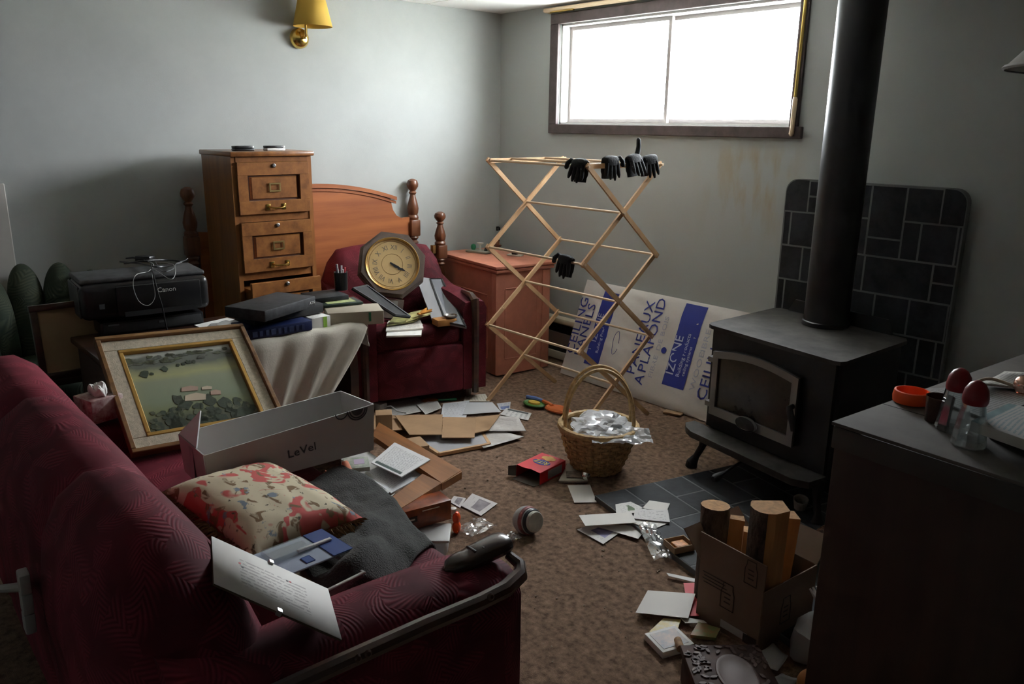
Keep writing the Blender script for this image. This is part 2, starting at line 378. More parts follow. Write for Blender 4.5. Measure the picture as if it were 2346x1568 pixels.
# coat hook
t = thing('wall_hook', 'small black hook on the wall near the room corner', 'hook', P(1140, 524, x=XL+.02))
b = NB(); box(b, (0, 0, 0), (.012, .02, .03), bev=.003); ob('plate', b, 'black_metal', t)
b = NB(); tube(b, [(0, 0, 0), (.05, -.03, -.002), (.075, -.045, .003), (.08, -.05, .02)], .006, 8); ob('prong', b, 'black_metal', t)
# old hanging shade at the right edge
t = thing('pendant_lamp', 'grey metal pendant lamp shade hanging at the right edge', 'lamp', (-.10, 1.45, 1.98))
q = P(2302, 155, y=1.5); t.location = (q.x+.17, 1.5+.03, q.z)
b = NB(); lathe(b, [(.168, -.004), (.17, 0), (.12, .055), (.06, .095), (.03, .11), (.025, .14), (.0, .141)], 28); ob('shade', b, mat('pewter', (.30, .29, .27), .35, .8), t)
b = NB(); lathe(b, [(.172, -.006), (.176, -.003), (.172, .001)], 28, cap=False); ob('rim', b, 'silver', t)
b = NB(); tube(b, [(0, 0, .14), (0, 0, ZC-t.location.z)], .004, 8); ob('cord', b, 'black_plastic', t)

# ================================================================= hearth
def tiles(parent, cells, depth, mtx, clip=None):
    mk = {}
    for k, (x0, y0, x1, y1) in enumerate(cells):
        b = NB(); g = .0028
        box(b, ((x0+x1)/2, (y0+y1)/2, depth/2), (x1-x0-2*g, y1-y0-2*g, depth + rnd.uniform(0, .0012)), bev=.0022, seg=1, mtx=mtx)
        ob('tile', b, rnd.choice(('slate', 'slate', 'slate2', 'slate3')), parent, smooth=0)
# wall shield: board local coords x along wall, y up
HB = thing('hearth_wall_shield', 'dark slate tiled heat shield with rounded corners behind the stove', 'heat shield', (-2.131, 3.60, .13))
mH = Matrix(((1, 0, 0, 0), (0, 0, -1, 0), (0, 1, 0, 0), (0, 0, 0, 1)))
W_, H_, r_ = .825, 1.145, .06
poly = [(0, 0), (W_, 0)] + [(W_-r_+r_*math.cos(R(a)), H_-r_+r_*math.sin(R(a))) for a in range(0, 91, 15)] + [(r_-r_*math.sin(R(a)), H_-r_+r_*math.cos(R(a))) for a in range(0, 91, 15)]
b = NB(); prism(b, poly, -.02, .0171, mH); ob('backing_board', b, 'grout', HB)
mat('shield_edge', (.02, .02, .021), .5)
def g(x): return x+2.131
def hz(z): return z-.13
cells = []
zr = [1.275, 1.121, .957, .791, .626, .461, .296, .13]
def row(z1, z0, xs):
    for a, c in zip(xs[:-1], xs[1:]): cells.append((max(0.003, g(a)), hz(z0), min(W_-.003, g(c)), hz(z1)))
L0, R0 = -2.131, -1.306
row(1.27, 1.121, [L0, -2.01]); cells.append((g(-2.01), hz(1.198), g(-1.86), hz(1.27))); cells.append((g(-2.01), hz(1.121), g(-1.86), hz(1.198)))
row(1.27, 1.121, [-1.86, -1.708]); row(1.27, 1.039, [-1.708, -1.553]); row(1.27, 1.123, [-1.553, -1.404, -1.331, R0])
row(1.121, .957, [L0, -2.09, -1.90, -1.86]); row(1.121, .957, [-1.86, -1.708]); row(1.039, .957, [-1.708, -1.553]); row(1.123, .957, [-1.553, -1.476, -1.326, R0])
row(.957, .791, [L0, -2.012, -1.90, -1.703, -1.403]); cells.append((g(-1.403), hz(.876), W_-.003, hz(.957))); cells.append((g(-1.403), hz(.791), W_-.003, hz(.876)))
row(.791, .626, [L0, -2.089, -1.90, -1.80, -1.635, -1.481, -1.317, R0]); row(.626, .461, [L0, -2.0, -1.85, -1.70, -1.42, -1.345, R0]); row(.461, .296, [L0, -2.05, -1.9, -1.75, -1.6, -1.45, R0]); row(.296, .14, [L0, -1.97, -1.8, -1.64, -1.5, -1.4, R0])
# corner tiles get the rounding of the board
def corner_tile(parent, x0, y0, x1, y1, left):
    rr = min(r_, x1-x0-.01); 
    if left: pl = [(x0, y0), (x1, y0), (x1, y1)] + [(x0+rr-rr*math.sin(R(a)), y1-rr+rr*math.cos(R(a))) for a in range(0, 91, 15)]
    else: pl = [(x0, y0), (x1, y0)] + [(x1-rr+rr*math.cos(R(a)), y1-rr+rr*math.sin(R(a))) for a in range(0, 91, 15)] + [(x0, y1)]
    b = NB(); prism(b, pl, .012, .0175, mH); ob('tile', b, 'slate', parent, smooth=0)
cells = [c for c in cells if not (c[3] > H_-.02 and (c[0] < .01 or c[2] > W_-.01))]
cells = [c for c in cells if not (c[3] > H_-.02 and abs(c[2]-(W_-.025)) < .012)]
corner_tile(HB, .004, hz(1.121)+.003, g(-2.01)-.003, H_-.004, True)
corner_tile(HB, g(-1.404)+.003, hz(1.123)+.003, W_-.004, H_-.004, False)
tiles(HB, cells, .0055, Matrix(mH) @ Matrix.Translation((0, 0, .012)))
# floor pad, turned about 14 degrees
HP = thing('hearth_floor_pad', 'dark slate tiled hearth pad on the carpet under the stove', 'hearth pad', (-2.09, 2.275, 0), R(-14))
bxo('base_board', 'grout', HP, (.66, .60, .0118), (1.32, 1.20, .0236), bev=.002, seg=1)
cells = []; mz = .155
rows_ = [[0, 1, 3, 4, 6, 7, 8.5], [0, 2, 3, 5, 6, 8.5], [0, 1, 2, 4, 5, 7, 8.5], [0, 2, 4, 5, 7, 8.5], [0, 1, 3, 5, 6, 8.5], [0, 2, 3, 4, 6, 7, 8.5], [0, 1, 3, 4, 6, 8.5], [0, 2, 4, 5, 7, 8.5]]
for i, rw in enumerate(rows_):
    y0, y1 = i*.15, (i+1)*.15
    for a, c in zip(rw[:-1], rw[1:]):
        cells.append((a*mz, y0, c*mz, y1))
tiles(HP, cells, .006, Matrix.Translation((0, 0, .018)))
# ================================================================= sofa
SF = thing('sofa', 'large burgundy velvet sofa with carved wooden arm trim in the foreground', 'sofa', (-1.95, .70, 0))
def L_(x, y, z, o=SF): return Vector((x, y, z)) - o.location
SX0, SX1 = -2.71, -1.28
bxo('base', 'burgundy', SF, L_((SX0+SX1)/2, .76, .20), (SX1-SX0+.1, .60, .26), bev=.02)
for k in range(2):
    x0 = SX0 + k*(SX1-SX0)/2; wd = (SX1-SX0)/2
    bxo('seat_cushion', 'burgundy', SF, L_(x0+wd/2, .82, .375), (wd-.006, .56, .15), bev=.045, seg=4)
def back_section(bulge, drop=0, inset=0):
    pts = [(.235, .28), (.225, .45), (.225, .60), (.240, .71), (.275, .785), (.33, .825), (.385, .822), (.435, .785), (.475, .72), (.51, .62), (.545, .50), (.565, .40), (.56, .28)]
    cy, cz = .40, .50
    return [(cy+(y-cy)*(bulge-inset), .28+(z-.28)*(bulge-drop)) for y, z in pts]
bx = [(-1.13, -1.70), (-1.70, -2.27), (-2.27, -2.86)]
for k, (xa, xb) in enumerate(bx):
    b = NB(); prev = None; n = 14
    for i in range(n+1):
        u = i/n; x = xa + (xb-xa)*u
        e = abs(2*u-1); bul = 1.0 + .018*(1-e**2) - .022*max(0, e-.93)/.07
        dr = 0; ins = 0
        if k == 0 and u < .5: q = (1-u/.5); dr = .50*q**2.2; ins = .10*q**3
        if k == 2 and u > .65: q = (u-.65)/.35; dr = .42*q**2.6; ins = .10*q**3
        cur = ring(b, [L_(x, y, z) for y, z in back_section(bul, dr, ins)])
        if prev: skin(b, prev, cur)
        else: b.faces.new(cur)
        prev = cur
    b.faces.new(prev[::-1]); ob('back_cushion', b, 'burgundy', SF, smooth=50)
def arm(xc, sgn, k_=1.0):
    b = NB(); prev = None
    def L_(x, y, z): return Vector((x, y, z*k_)) - SF.location
    for i in range(15):
        u = i/14; y = .30 + .72*u
        w_ = .092*(1 - .25*max(0, u-.93)/.07 - .3*max(0, .1-u)/.1); top = .605 + .02*math.sin(u*math.pi) - .02*max(0, u-.9)/.1 + .07*max(0, .25-u)/.25
        sec = [(-w_, .06), (-w_, .5), (-w_*.97, top-.05), (-w_*.72, top-.012), (-w_*.3, top), (w_*.3, top), (w_*.75, top-.012), (w_, top-.05), (w_, .5), (w_, .06)]
        cur = ring(b, [L_(xc+a, y, z) for a, z in sec])
        if prev: skin(b, prev, cur)
        else: b.faces.new(cur)
        prev = cur
    b.faces.new(prev[::-1]); a = ob('arm', b, 'burgundy', SF, smooth=50)
    xo = xc + sgn*.093
    pts = [L_(xc+.03*sgn, 1.015, .612), L_(xc+.06*sgn, 1.022, .600), L_(xo-.012*sgn, 1.005, .590), L_(xo+.003*sgn, .95, .585), L_(xo+.006*sgn, .88, .585), L_(xo+.006*sgn, .75, .590), L_(xo+.006*sgn, .55, .592), L_(xo+.004*sgn, .30, .592)]
    b = NB(); tube(b, pts, [.010, .013, .017, .018, .017, .017, .017, .015], 10); ob('wood_trim', b, 'walnut', a)
    for yy in (.90, .62, .60, .42):
        b = NB(); lathe(b, [(.008, 0), (.008, .003), (.004, .006), (0, .006)], 10, Matrix.Translation(L_(xo+.018*sgn, yy, .596)) @ Euler((0, R(70*sgn), 0)).to_matrix().to_4x4()); ob('trim_stud', b, 'walnut', a)
    # hand rest: rounded wooden paddle with carved grooves
    b = NB(); prev = None
    y0, y1 = .865, 1.040
    for i in range(13):
        u = i/12; y = y0 + (y1-y0)*u; ww = .034*math.sqrt(max(.02, 1-(2*u-1)**6))*(.72+.42*u); hh = .022*math.sqrt(max(.03, 1-(2*u-1)**6)); zc = .618 + .012*u
        for gx in ((.35, .03), (.45, .03), (.55, .03)):
            if abs(u-gx[0]) < .02: hh *= .8
        cur = ring(b, [L_(xc+.005*sgn+ww*math.cos(a_), y, zc+hh*math.sin(a_)) for a_ in [2*math.pi*j/14 for j in range(14)]])
        if prev: skin(b, prev, cur)
        else: b.faces.new(cur)
        prev = cur
    b.faces.new(prev[::-1]); hr = ob('hand_rest', b, 'walnut', a)
    for q in (.935, .957, .979):
        bxo('carved_groove', 'dark_panel', hr, L_(xc+.005*sgn, q, .642), (.03, .006, .006), bev=.002)
arm(-1.205, 1); arm(-2.80, -1, .84)
for x in (-2.8, -1.2):
    for y in (.36, 1.02):
        b = NB(); lathe(b, [(.018, 0), (.026, .03), (.03, .07)], 10, Matrix.Translation(L_(x, y, 0))); ob('leg', b, 'walnut', SF)

# ================================================================= armchair
AC = thing('armchair', 'burgundy velvet armchair with wooden arm fronts, loaded with clock and papers', 'armchair', (-3.50, 2.375, 0), R(-14))
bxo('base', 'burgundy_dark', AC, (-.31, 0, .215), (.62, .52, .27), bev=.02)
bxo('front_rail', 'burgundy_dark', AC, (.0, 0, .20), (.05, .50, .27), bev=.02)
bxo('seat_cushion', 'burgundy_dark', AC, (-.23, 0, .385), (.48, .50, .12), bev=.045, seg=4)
b = NB(); prev = None
for i in range(17):
    u = i/16; y = -.37 + .74*u; e = abs(2*u-1)
    top = .825 - .05*e**2 - .16*max(0, e-.82)/.18; fx = -.45 + .05*e**3
    sec = [(-.66, .30), (-.68, top-.08), (-.66, top-.02), (-.62, top), (-.57, top-.02), (fx-.07, top-.12), (fx, .45), (fx, .30)]
    cur = ring(b, [(x, y, z) for x, z in sec])
    if prev: skin(b, prev, cur)
    else: b.faces.new(cur)
    prev = cur
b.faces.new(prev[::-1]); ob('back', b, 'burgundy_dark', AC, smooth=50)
for s in (-1, 1):
    b = NB(); prev = None
    for i in range(13):
        u = i/12; x = -.62 + .64*u; top = .575 + .02*math.sin(u*3.1) + .06*max(0, .3-u)/.3; w_ = .068
        sec = [(-w_, .07), (-w_, .45), (-w_*1.05, top-.05), (-w_*.8, top-.012), (0, top), (w_*.8, top-.012), (w_*1.05, top-.05), (w_, .45), (w_, .07)]
        cur = ring(b, [(x, s*.315+a, z) for a, z in sec])
        if prev: skin(b, prev, cur)
        else: b.faces.new(cur)
        prev = cur
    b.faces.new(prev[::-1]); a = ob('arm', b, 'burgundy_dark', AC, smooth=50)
    b = NB(); tube(b, [(.027, s*.315, .05), (.03, s*.315, .50), (.02, s*.315, .575), (-.03, s*.315, .592), (-.16, s*.315, .594)], [.02, .022, .024, .02, .008], 8); ob('wood_front', b, 'walnut', a)
for x in (-.05, -.58):
    for s in (-1, 1):
        b = NB(); lathe(b, [(.018, 0), (.026, .04), (.03, .09)], 10, Matrix.Translation((x, s*.3, 0))); ob('leg', b, 'walnut', AC)

# ================================================================= green chair
GC = thing('green_armchair', 'dark green floral armchair with fanned channel back in the left corner', 'armchair', (-3.96, .69, 0))
for k in range(7):
    a0 = R(92 + k*176/6); da = R(176/6)
    b = NB(); prev = None
    for i in range(25):
        v = 1-(1-i/24)**1.6; z = .36 + (.50 - .16*(abs(k-2.6)/3.6)**1.8)*v; rad = .24 + .06*v; 
        th = .068*(1 + .35*math.sin(v*math.pi)) * (1 if v < .6 else math.sqrt(max(.0009, 1-((v-.6)/.4)**2)))
        c = Vector((math.cos(a0)*rad, math.sin(a0)*rad, z)); w_ = rad*math.sin(da/2)*1.08*(1 if v < .6 else math.sqrt(max(.0009, 1-((v-.6)/.4)**2)))
        er = Vector((math.cos(a0), math.sin(a0), 0)); et = Vector((-math.sin(a0), math.cos(a0), 0))
        cur = ring(b, [c + er*math.cos(t_)*th*.8 + et*math.sin(t_)*w_ for t_ in [2*math.pi*j/10 for j in range(10)]])
        if prev: skin(b, prev, cur)
        else: b.faces.new(cur)
        prev = cur
    b.faces.new(prev[::-1]); ob('back_channel', b, 'green_floral', GC, smooth=60)
b = NB(); lathe(b, [(.22, .30), (.255, .33), (.26, .39), (.24, .43), (.18, .45), (0, .455)], 24, Matrix.Diagonal((1.0, 1, 1, 1))); ob('seat_cushion', b, 'green_floral', GC, smooth=50)
b = NB(); lathe(b, [(.24, .06), (.25, .1), (.25, .34), (.22, .36)], 24); ob('base', b, 'green_floral', GC)
for a in (45, 135, 225, 315):
    b = NB(); lathe(b, [(.015, 0), (.022, .08)], 8, Matrix.Translation(((.19)*math.cos(R(a)), .19*math.sin(R(a)), 0))); ob('leg', b, 'walnut', GC)

# ================================================================= filing cabinet
FC = thing('filing_cabinet', 'tall oak filing cabinet with brass handles, third drawer pulled out', 'cabinet', (-4.07, 1.772, 0), R(1.0))
hw, dp, ht = .2125, .36, 1.362
bxo('side_panel', 'oak_orange_v', FC, (0, -hw+.011, ht/2), (dp, .022, ht-.03)); bxo('side_panel', 'oak_orange_v', FC, (0, hw-.011, ht/2), (dp, .022, ht-.03)); bxo('back_panel', 'oak_orange_v', FC, (-dp/2+.006, 0, ht/2), (.012, .38, ht-.04))
bxo('top_board', 'oak_orange', FC, (.008, 0, ht-.011), (dp+.03, 2*hw+.018, .024), bev=.006); bxo('plinth', 'oak_orange', FC, (0, 0, .04), (dp, .381, .08))
zs = [P(620, y, x=-3.885).z for y in (368, 487, 506, 617, 636)]
dz = [(zs[0]-.006, zs[1]-.004), (zs[2]-.004, zs[3]-.006), (zs[4]-.006, zs[4]-.285), (zs[4]-.31, .09)]
bxo('rail', 'oak_orange', FC, (dp/2-.012, 0, (ht-.024+dz[0][0])/2), (.03, .379, ht-.026-dz[0][0]))
for i in range(1, 4): bxo('rail', 'oak_orange', FC, (dp/2-.02, 0, (dz[i-1][1]+dz[i][0])/2), (.03, .379, max(.012, dz[i-1][1]-dz[i][0]-.004)))
for i, (z1, z0) in enumerate(dz):
    px = dp/2 + .004 + (0, .004, .075, 0)[i]; zc = (z0+z1)/2; h = z1-z0; wd = .378
    tilt = 0
    b = NB(); fw = .050
    box(b, (px, 0, z1-.032), (.02, wd, .064), bev=.0012, seg=1); box(b, (px, 0, z0+.032), (.02, wd, .064), bev=.0012, seg=1)
    box(b, (px, -wd/2+fw/2, zc), (.0195, fw, h-.128)); box(b, (px, wd/2-fw/2, zc), (.0195, fw, h-.128))
    d = ob('drawer', b, 'oak_orange', FC)
    b = NB(); box(b, (0, 0, 0), (wd-2*fw-.006, h-.134, .016), mtx=Matrix.Translation((px-.004, 0, zc)) @ Euler((R(90), 0, R(90))).to_matrix().to_4x4(), taper=.86); ob('raised_panel', b, 'oak_orange', d, smooth=0)
    b = NB(); box(b, (px-.006, 0, zc), (.004, wd-2*fw, h-.128)); ob('recess', b, mat('oak_dark', (.09, .03, .01), .5), d)
    bxo('drawer_box', 'oak_orange', d, (px-.17, 0, zc-.01), (.31, wd-.02, h*.8))
    b = NB(); lathe(b, [(.010, 0), (.010, .006), (.006, .009), (0, .009)], 14, Matrix.Translation((px+.010, 0, z1-.018)) @ Euler((0, R(90), 0)).to_matrix().to_4x4()); ob('lock', b, 'silver', d)
    b = NB()
    for y_, z_, sy, sz in ((0, .018, .062, .009), (0, -.018, .062, .009), (-.0265, 0, .009, .03), (.0265, 0, .009, .03)): box(b, (px+.010, y_, zc+.002+z_), (.004, sy, sz), bev=.001, seg=1)
    ob('label_holder', b, mat('old_brass', (.34, .24, .10), .4, 1), d)
    zz = z0+.032; b = NB(); box(b, (px+.0115, -.042, zz), (.003, .022, .03), bev=.001); box(b, (px+.0115, .042, zz), (.003, .022, .03), bev=.001)
    tube(b, [(px+.012, -.042, zz+.002), (px+.028, -.036, zz), (px+.031, -.02, zz-.004), (px+.031, .02, zz-.004), (px+.028, .036, zz), (px+.012, .042, zz+.002)], .0045, 8); ob('handle', b, 'brass', d)

# ================================================================= bed ends
def bedpost(parent, y, h, x=0):
    k = h/1.17; b = NB(); s = .96
    prof = [(.022, 0), (.028, .05), (.026, .40*k), (.032, .50*k), (.036, .60*k), (.030, .70*k), (.022, .755*k), (.034, .77*k), (.022, .785*k), (.034, .80*k), (.03, .81*k)]
    lathe(b, prof, 16, Matrix.Translation((x, y, 0)))
    lathe(b, [(.034, .915*k), (.036, .93*k), (.028, .945*k), (.034, .96*k), (.037, .985*k), (.030, 1.02*k), (.020, 1.055*k), (.017, 1.07*k), (.026, 1.083*k), (.017, 1.094*k), (.024, 1.102*k), (.036, 1.122*k), (.0375, 1.138*k), (.03, 1.158*k), (.012, 1.169*k), (0, 1.17*k)], 16, Matrix.Translation((x, y, 0)))
    box(b, (x, y, .8625*k), (.07, .07, .105*k), bev=.008)
    return ob('post', b, 'post_wood', parent)
HBd = thing('bed_headboard', 'orange-brown wooden headboard with turned posts leaning behind filing cabinet', 'headboard', (-4.322, 2.196, 0))
bedpost(HBd, -.70, 1.172); bedpost(HBd, .70, 1.172)
top = [(d_/20*.53, 1.14-.085*(d_/20)**2) for d_ in range(-20, 21)]
sc_ = [(.535, 1.02), (.545, .985), (.57, .95), (.61, .93), (.665, .935)]
pl = [(-.665, .42), (.665, .42)] + sc_[::-1] + [(x, z) for x, z in top[::-1]] + [(-x, z) for x, z in sc_]
mW = Matrix(((0, 0, 1, 0), (1, 0, 0, 0), (0, 1, 0, 0), (0, 0, 0, 1)))
b = NB(); prism(b, pl, -.012, .012, mW); ob('panel', b, 'maple', HBd)
for o_, zz, tt in ((.028, .0, .022), (.018, -.024, .016)):
    b = NB(); pts = [(o_/2, y, z+.012+zz) for y, z in [(d_/24*.565, 1.14-.085*(d_/24*1.066)**2) for d_ in range(-24, 25)]]
    prev = None
    for p in pts:
        cur = ring(b, [(-.012, p[1], p[2]-tt/2), (o_, p[1], p[2]-tt/2), (o_, p[1], p[2]+tt/2), (-.012, p[1], p[2]+tt/2)])
        if prev: skin(b, prev, cur)
        else: b.faces.new(cur)
        prev = cur
    b.faces.new(prev[::-1]); ob('moulding', b, 'maple', HBd)
FBd = thing('bed_footboard', 'shorter turned wooden bed post and rail between armchair and pink cabinet', 'bed post', (-4.20, 3.018, 0))
bedpost(FBd, 0, .97); b = NB(); tube(b, [(0, 0, .71), (-.02, -.07, .71), (-.06, -.17, .71)], .016, 10); ob('rail', b, 'post_wood', FBd)
bxo('bracket', 'old_brass', FBd, (.0, -.055, .735), (.03, .02, .05))

# ================================================================= pink cabinet
PC = thing('pink_cabinet', 'salmon pink painted wooden cabinet in the corner by the window wall', 'cabinet', (-3.945, 3.265, 0), R(-6))
hx, hy, pz_ = .325, .20, .695
bxo('body', 'salmon', PC, (0, 0, .33), (2*hx, 2*hy, .64), bev=.003, seg=1)
bxo('top_board', 'salmon', PC, (0, 0, pz_-.010), (2*hx+.05, 2*hy+.05, .02), bev=.006); bxo('top_moulding', 'salmon', PC, (0, 0, pz_-.033), (2*hx+.035, 2*hy+.035, .022), bev=.006)
mat('salmon_line', (.22, .07, .045), .7)
def inset(c, s, ax):
    # raised frame strips around a sunken panel, ax: 0 = faces +x, 1 = faces -y
    b = NB(); wv, hv = s; t_ = .01
    for dv, dz_, a_, c_ in ((0, hv/2, wv, t_), (0, -hv/2, wv, t_), (-wv/2, 0, t_, hv-t_), (wv/2, 0, t_, hv-t_)):
        if ax == 0: box(b, (c[0], c[1]+dv, c[2]+dz_), (.008, a_, c_), bev=.003, seg=1)
        else: box(b, (c[0]+dv, c[1], c[2]+dz_), (a_, .008, c_), bev=.003, seg=1)
    return b
ob('side_panel_frame', inset((hx, -.02, .33), (.24, .44), 0), 'salmon', PC); ob('front_panel_frame', inset((0, -hy, .30), (.44, .40), 1), 'salmon', PC)
bxo('corner_post', 'salmon', PC, (hx+.002, hy-.04, .33), (.012, .05, .63), bev=.003); bxo('corner_post', 'salmon', PC, (hx-.025, -hy-.002, .33), (.05, .012, .63), bev=.003)

# ================================================================= wood stove
STV = thing('wood_stove', 'black cast wood stove with arched glass door on the hearth', 'stove', (-2.058, 2.915, 0))
du = Vector((.690, -.115, 0)); dv = Vector((.005, .565, 0))
def S_(u, v, z): return du*u + dv*v + Vector((0, 0, z))
def sprism(b, poly, z0, z1):
    a = ring(b, [S_(u, v, z0) for u, v in poly]); c = ring(b, [S_(u, v, z1) for u, v in poly]); b.faces.new(a[::-1]); b.faces.new(c); skin(b, a, c)
def fprism(b, poly, v0, v1):
    """outline in the plane of the stove's front: (u, z), extruded in depth"""
    a = ring(b, [S_(u, v0, z) for u, z in poly]); c = ring(b, [S_(u, v1, z) for u, z in poly]); b.faces.new(a); b.faces.new(c[::-1]); skin(b, a, c)
b = NB(); sprism(b, [(.05, 0), (.95, 0), (.985, .02), (1, .06), (1, .94), (.97, 1), (.03, 1), (0, .94), (0, .06), (.015, .02)], .652, .668); ob('top_plate', b, 'stove_top', STV)
b = NB(); sprism(b, [(.07, .06), (.93, .06), (.97, .1), (.97, .94), (.03, .94), (.03, .1)], .175, .652); ob('body', b, 'black_metal', STV)
b = NB(); sprism(b, [(.045, .035), (.955, .035), (.955, .075), (.045, .075)], .20, .650); ob('front_frame', b, 'black_metal', STV)
b = NB(); fprism(b, [(.10, .668), (.88, .668), (.84, .73), (.15, .725)], .985, 1.01); ob('rear_shield', b, 'black_metal', STV)
# door: arched outline
def arch(u0, u1, z0, z1, rise, r=.0, n=10):
    pts = [(u0, z0), (u1, z0), (u1, z1)]
    pts += [(u1+(u0-u1)*i/n, z1+rise*math.sin(math.pi*i/n)) for i in range(1, n)]
    return pts + [(u0, z1)]
dO = arch(.10, .755, .275, .562, .028); dI = arch(.145, .712, .315, .537, .024)
b = NB(); fprism(b, dO, -.005, .035); DR = ob('door', b, 'black_metal', STV)
b = NB(); va, vb = -.03, -.004
for (o1, i1) in zip(range(len(dO)), range(len(dI))):
    o2 = (o1+1) % len(dO)
    q = [dO[o1], dO[o2], dI[o2], dI[o1]]
    fprism(b, q, va, vb)
bmesh.ops.remove_doubles(b, verts=b.verts, dist=.0004); ob('door_frame', b, mat('pewter_frame', (.23, .225, .22), .45, .7), DR)
b = NB(); fprism(b, [(u, z) for u, z in arch(.145, .712, .315, .537, .024)], -.012, -.006); ob('glass', b, mat('sooty_glass', (.032, .026, .020), .22, var=(5, .6)), DR)
for zz in (.315, .52):
    b = NB(); fprism(b, [(.055, zz-.011), (.12, zz-.011), (.12, zz+.011), (.055, zz+.011)], -.02, .03); ob('hinge', b, 'pewter_frame', DR)
b = NB(); lathe(b, [(.052, 0), (.052, .010), (.046, .013), (0, .013)], 24, Matrix.Translation(S_(.42, -.03, .298)) @ Euler((R(90), 0, R(-9.5))).to_matrix().to_4x4() @ Matrix.Diagonal((1, .55, 1, 1))); em = ob('emblem', b, 'black_metal', DR)
b = NB(); lathe(b, [(.054, -.002), (.058, .006), (.053, .014)], 24, Matrix.Translation(S_(.42, -.03, .298)) @ Euler((R(90), 0, R(-9.5))).to_matrix().to_4x4() @ Matrix.Diagonal((1, .55, 1, 1)), cap=False); ob('emblem_ring', b, 'pewter_frame', em)
b = NB(); tube(b, [S_(.735, -.03, .445), S_(.737, -.075, .445), S_(.75, -.085, .43), S_(.775, -.085, .39), S_(.785, -.085, .36)], [.011, .012, .014, .013, .010], 10); ob('handle', b, 'black_metal', DR)
# ash lip
b = NB(); sprism(b, [(-.055, .03), (-.07, -.07), (-.02, -.13), (.05, -.17), (.86, -.19), (.95, -.13), (.97, .05)], .168, .196); ob('ash_lip', b, 'stove_top', STV)
for u, v in ((.06, .0), (.94, .0), (.06, .88), (.94, .88)):
    b = NB(); p0 = S_(u, v, 0); o_ = -.03 if u < .5 else .03
    tube(b, [p0+Vector((o_*1.2, -.03, 0)), p0+Vector((o_*1.1, -.03, .022)), p0+Vector((o_*.8, -.015, .05)), p0+Vector((o_*.2, 0, .10)), p0+Vector((0, .012, .15)), p0+Vector((0, .02, .18))], [.028, .026, .015, .016, .026, .034], 10); ob('leg', b, 'black_metal', STV)
b = NB(); tube(b, [S_(.44, .05, .15), S_(.42, -.25, .115), S_(.415, -.29, .108), S_(.41, -.36, .100), S_(.408, -.38, .098)], [.006, .006, .013, .018, .012], 10); ob('air_control', b, 'black_metal', STV)
SP = thing('stovepipe', 'tall black stovepipe rising from the wood stove', 'stovepipe', (-1.72, 3.325, .668))
b = NB(); lathe(b, [(.094, 0), (.0945, .72), (.0945, 1.575)], 40); ob('pipe', b, 'pipe_black', SP)
b = NB(); lathe(b, [(.0955, 0), (.100, .004), (.100, .018), (.0955, .022)], 40); ob('collar', b, 'pipe_black', SP)
bxo('seam', 'pipe_black', SP, (.02, .0935, .78), (.012, .004, 1.54))

# ================================================================= drying rack
RK = thing('drying_rack', 'folding wooden clothes drying rack standing open before the window', 'drying rack', (-2.99, 2.98, 0))
rx0, rx1, ry0, ry1 = -.345, .352, -.26, .265
zz = [.01, .443, .872, 1.325]
def slat(x, a, c, yoff=0):
    b = NB(); a = Vector((x, *a)); c = Vector((x, *c)); d = (c-a).normalized(); a -= d*.012; c += d*.012
    n_ = d.cross(Vector((1, 0, 0))); h = .0115; t_ = .0055
    q = [ring(b, [p + n_*h*s1 + Vector((t_*s2, 0, 0)) for s1, s2 in ((-1, -1), (1, -1), (1, 1), (-1, 1))]) for p in (a, c)]
    b.faces.new(q[0][::-1]); b.faces.new(q[1]); skin(b, q[0], q[1]); ob('slat', b, 'rack_wood', RK, smooth=0)
for x, sg in ((rx0, -1), (rx1, 1)):
    for i in range(3):
        slat(x, (ry0, zz[i]), (ry1, zz[i+1])); slat(x+sg*.0125, (ry1, zz[i]), (ry0, zz[i+1]))
    slat(x-sg*.0125, (ry0, zz[3]), (ry1, zz[3]))
def dowel(y, z, e=.02):
    b = NB(); tube(b, [(rx0-e, y, z), (rx1+e, y, z)], .0062, 10); ob('dowel', b, mat('dowel_wood', (.62, .46, .30), .5, var=(30, .2), stretch=(.1, 1, 1)), RK)
for i in (1, 2, 3): dowel(ry0, zz[i]); dowel(ry1, zz[i])
for i in range(3): dowel(0, (zz[i]+zz[i+1])/2)
dowel(-.12, zz[3]+.008, -.0); dowel(.12, zz[3]+.008, -.0)

# ================================================================= ceiling panel pack
CP = thing('ceiling_panel_pack', 'white plastic wrapped pack of ceiling panels with blue printing, leaning on wall', 'panel pack', (0, 0, 0))
A0, A1, B0 = Vector((-3.462, 3.385, .012)), Vector((-2.24, 3.385, .012)), Vector((-3.462, 3.60, .585))
eu, ev = (A1-A0).normalized(), (B0-A0).normalized(); CP.location = A0
mC = basis((0, 0, 0), eu, ev)
LW, LH = 1.22, .61
mat('white_wrap', (.60, .57, .53), .38, var=(5, .05), bump=(14, .35), dist=.01)
b = NB(); 
def wrapf(u, v):
    e = (abs(u-.5)*2)**8 + (abs(v-.5)*2)**8
    bulge = .006*fbm(u*6+v*9, v*3-u*2, 1.3, 2)*(1-min(1, e)) + .004*math.sin((u*9+v*26))*max(0, .35-v)
    return mC @ Vector((u*LW, v*LH, .0 - .018*min(1, e) + bulge))
surf(b, wrapf, 60, 40)
front = [v for v in b.verts]
box(b, (LW/2, LH/2, -.044), (LW, LH, .05), bev=.01, mtx=mC); ob('wrapped_bundle', b, 'white_wrap', CP, smooth=60)
def blue(u0, v0, u1, v1):
    b = NB(); surf(b, lambda a, c: wrapf(u0+(u1-u0)*a, v0+(v1-v0)*c) + (mC.to_3x3() @ Vector((0, 0, .0025))), 8, 12); ob('blue_label', b, 'blue_ink', CP)
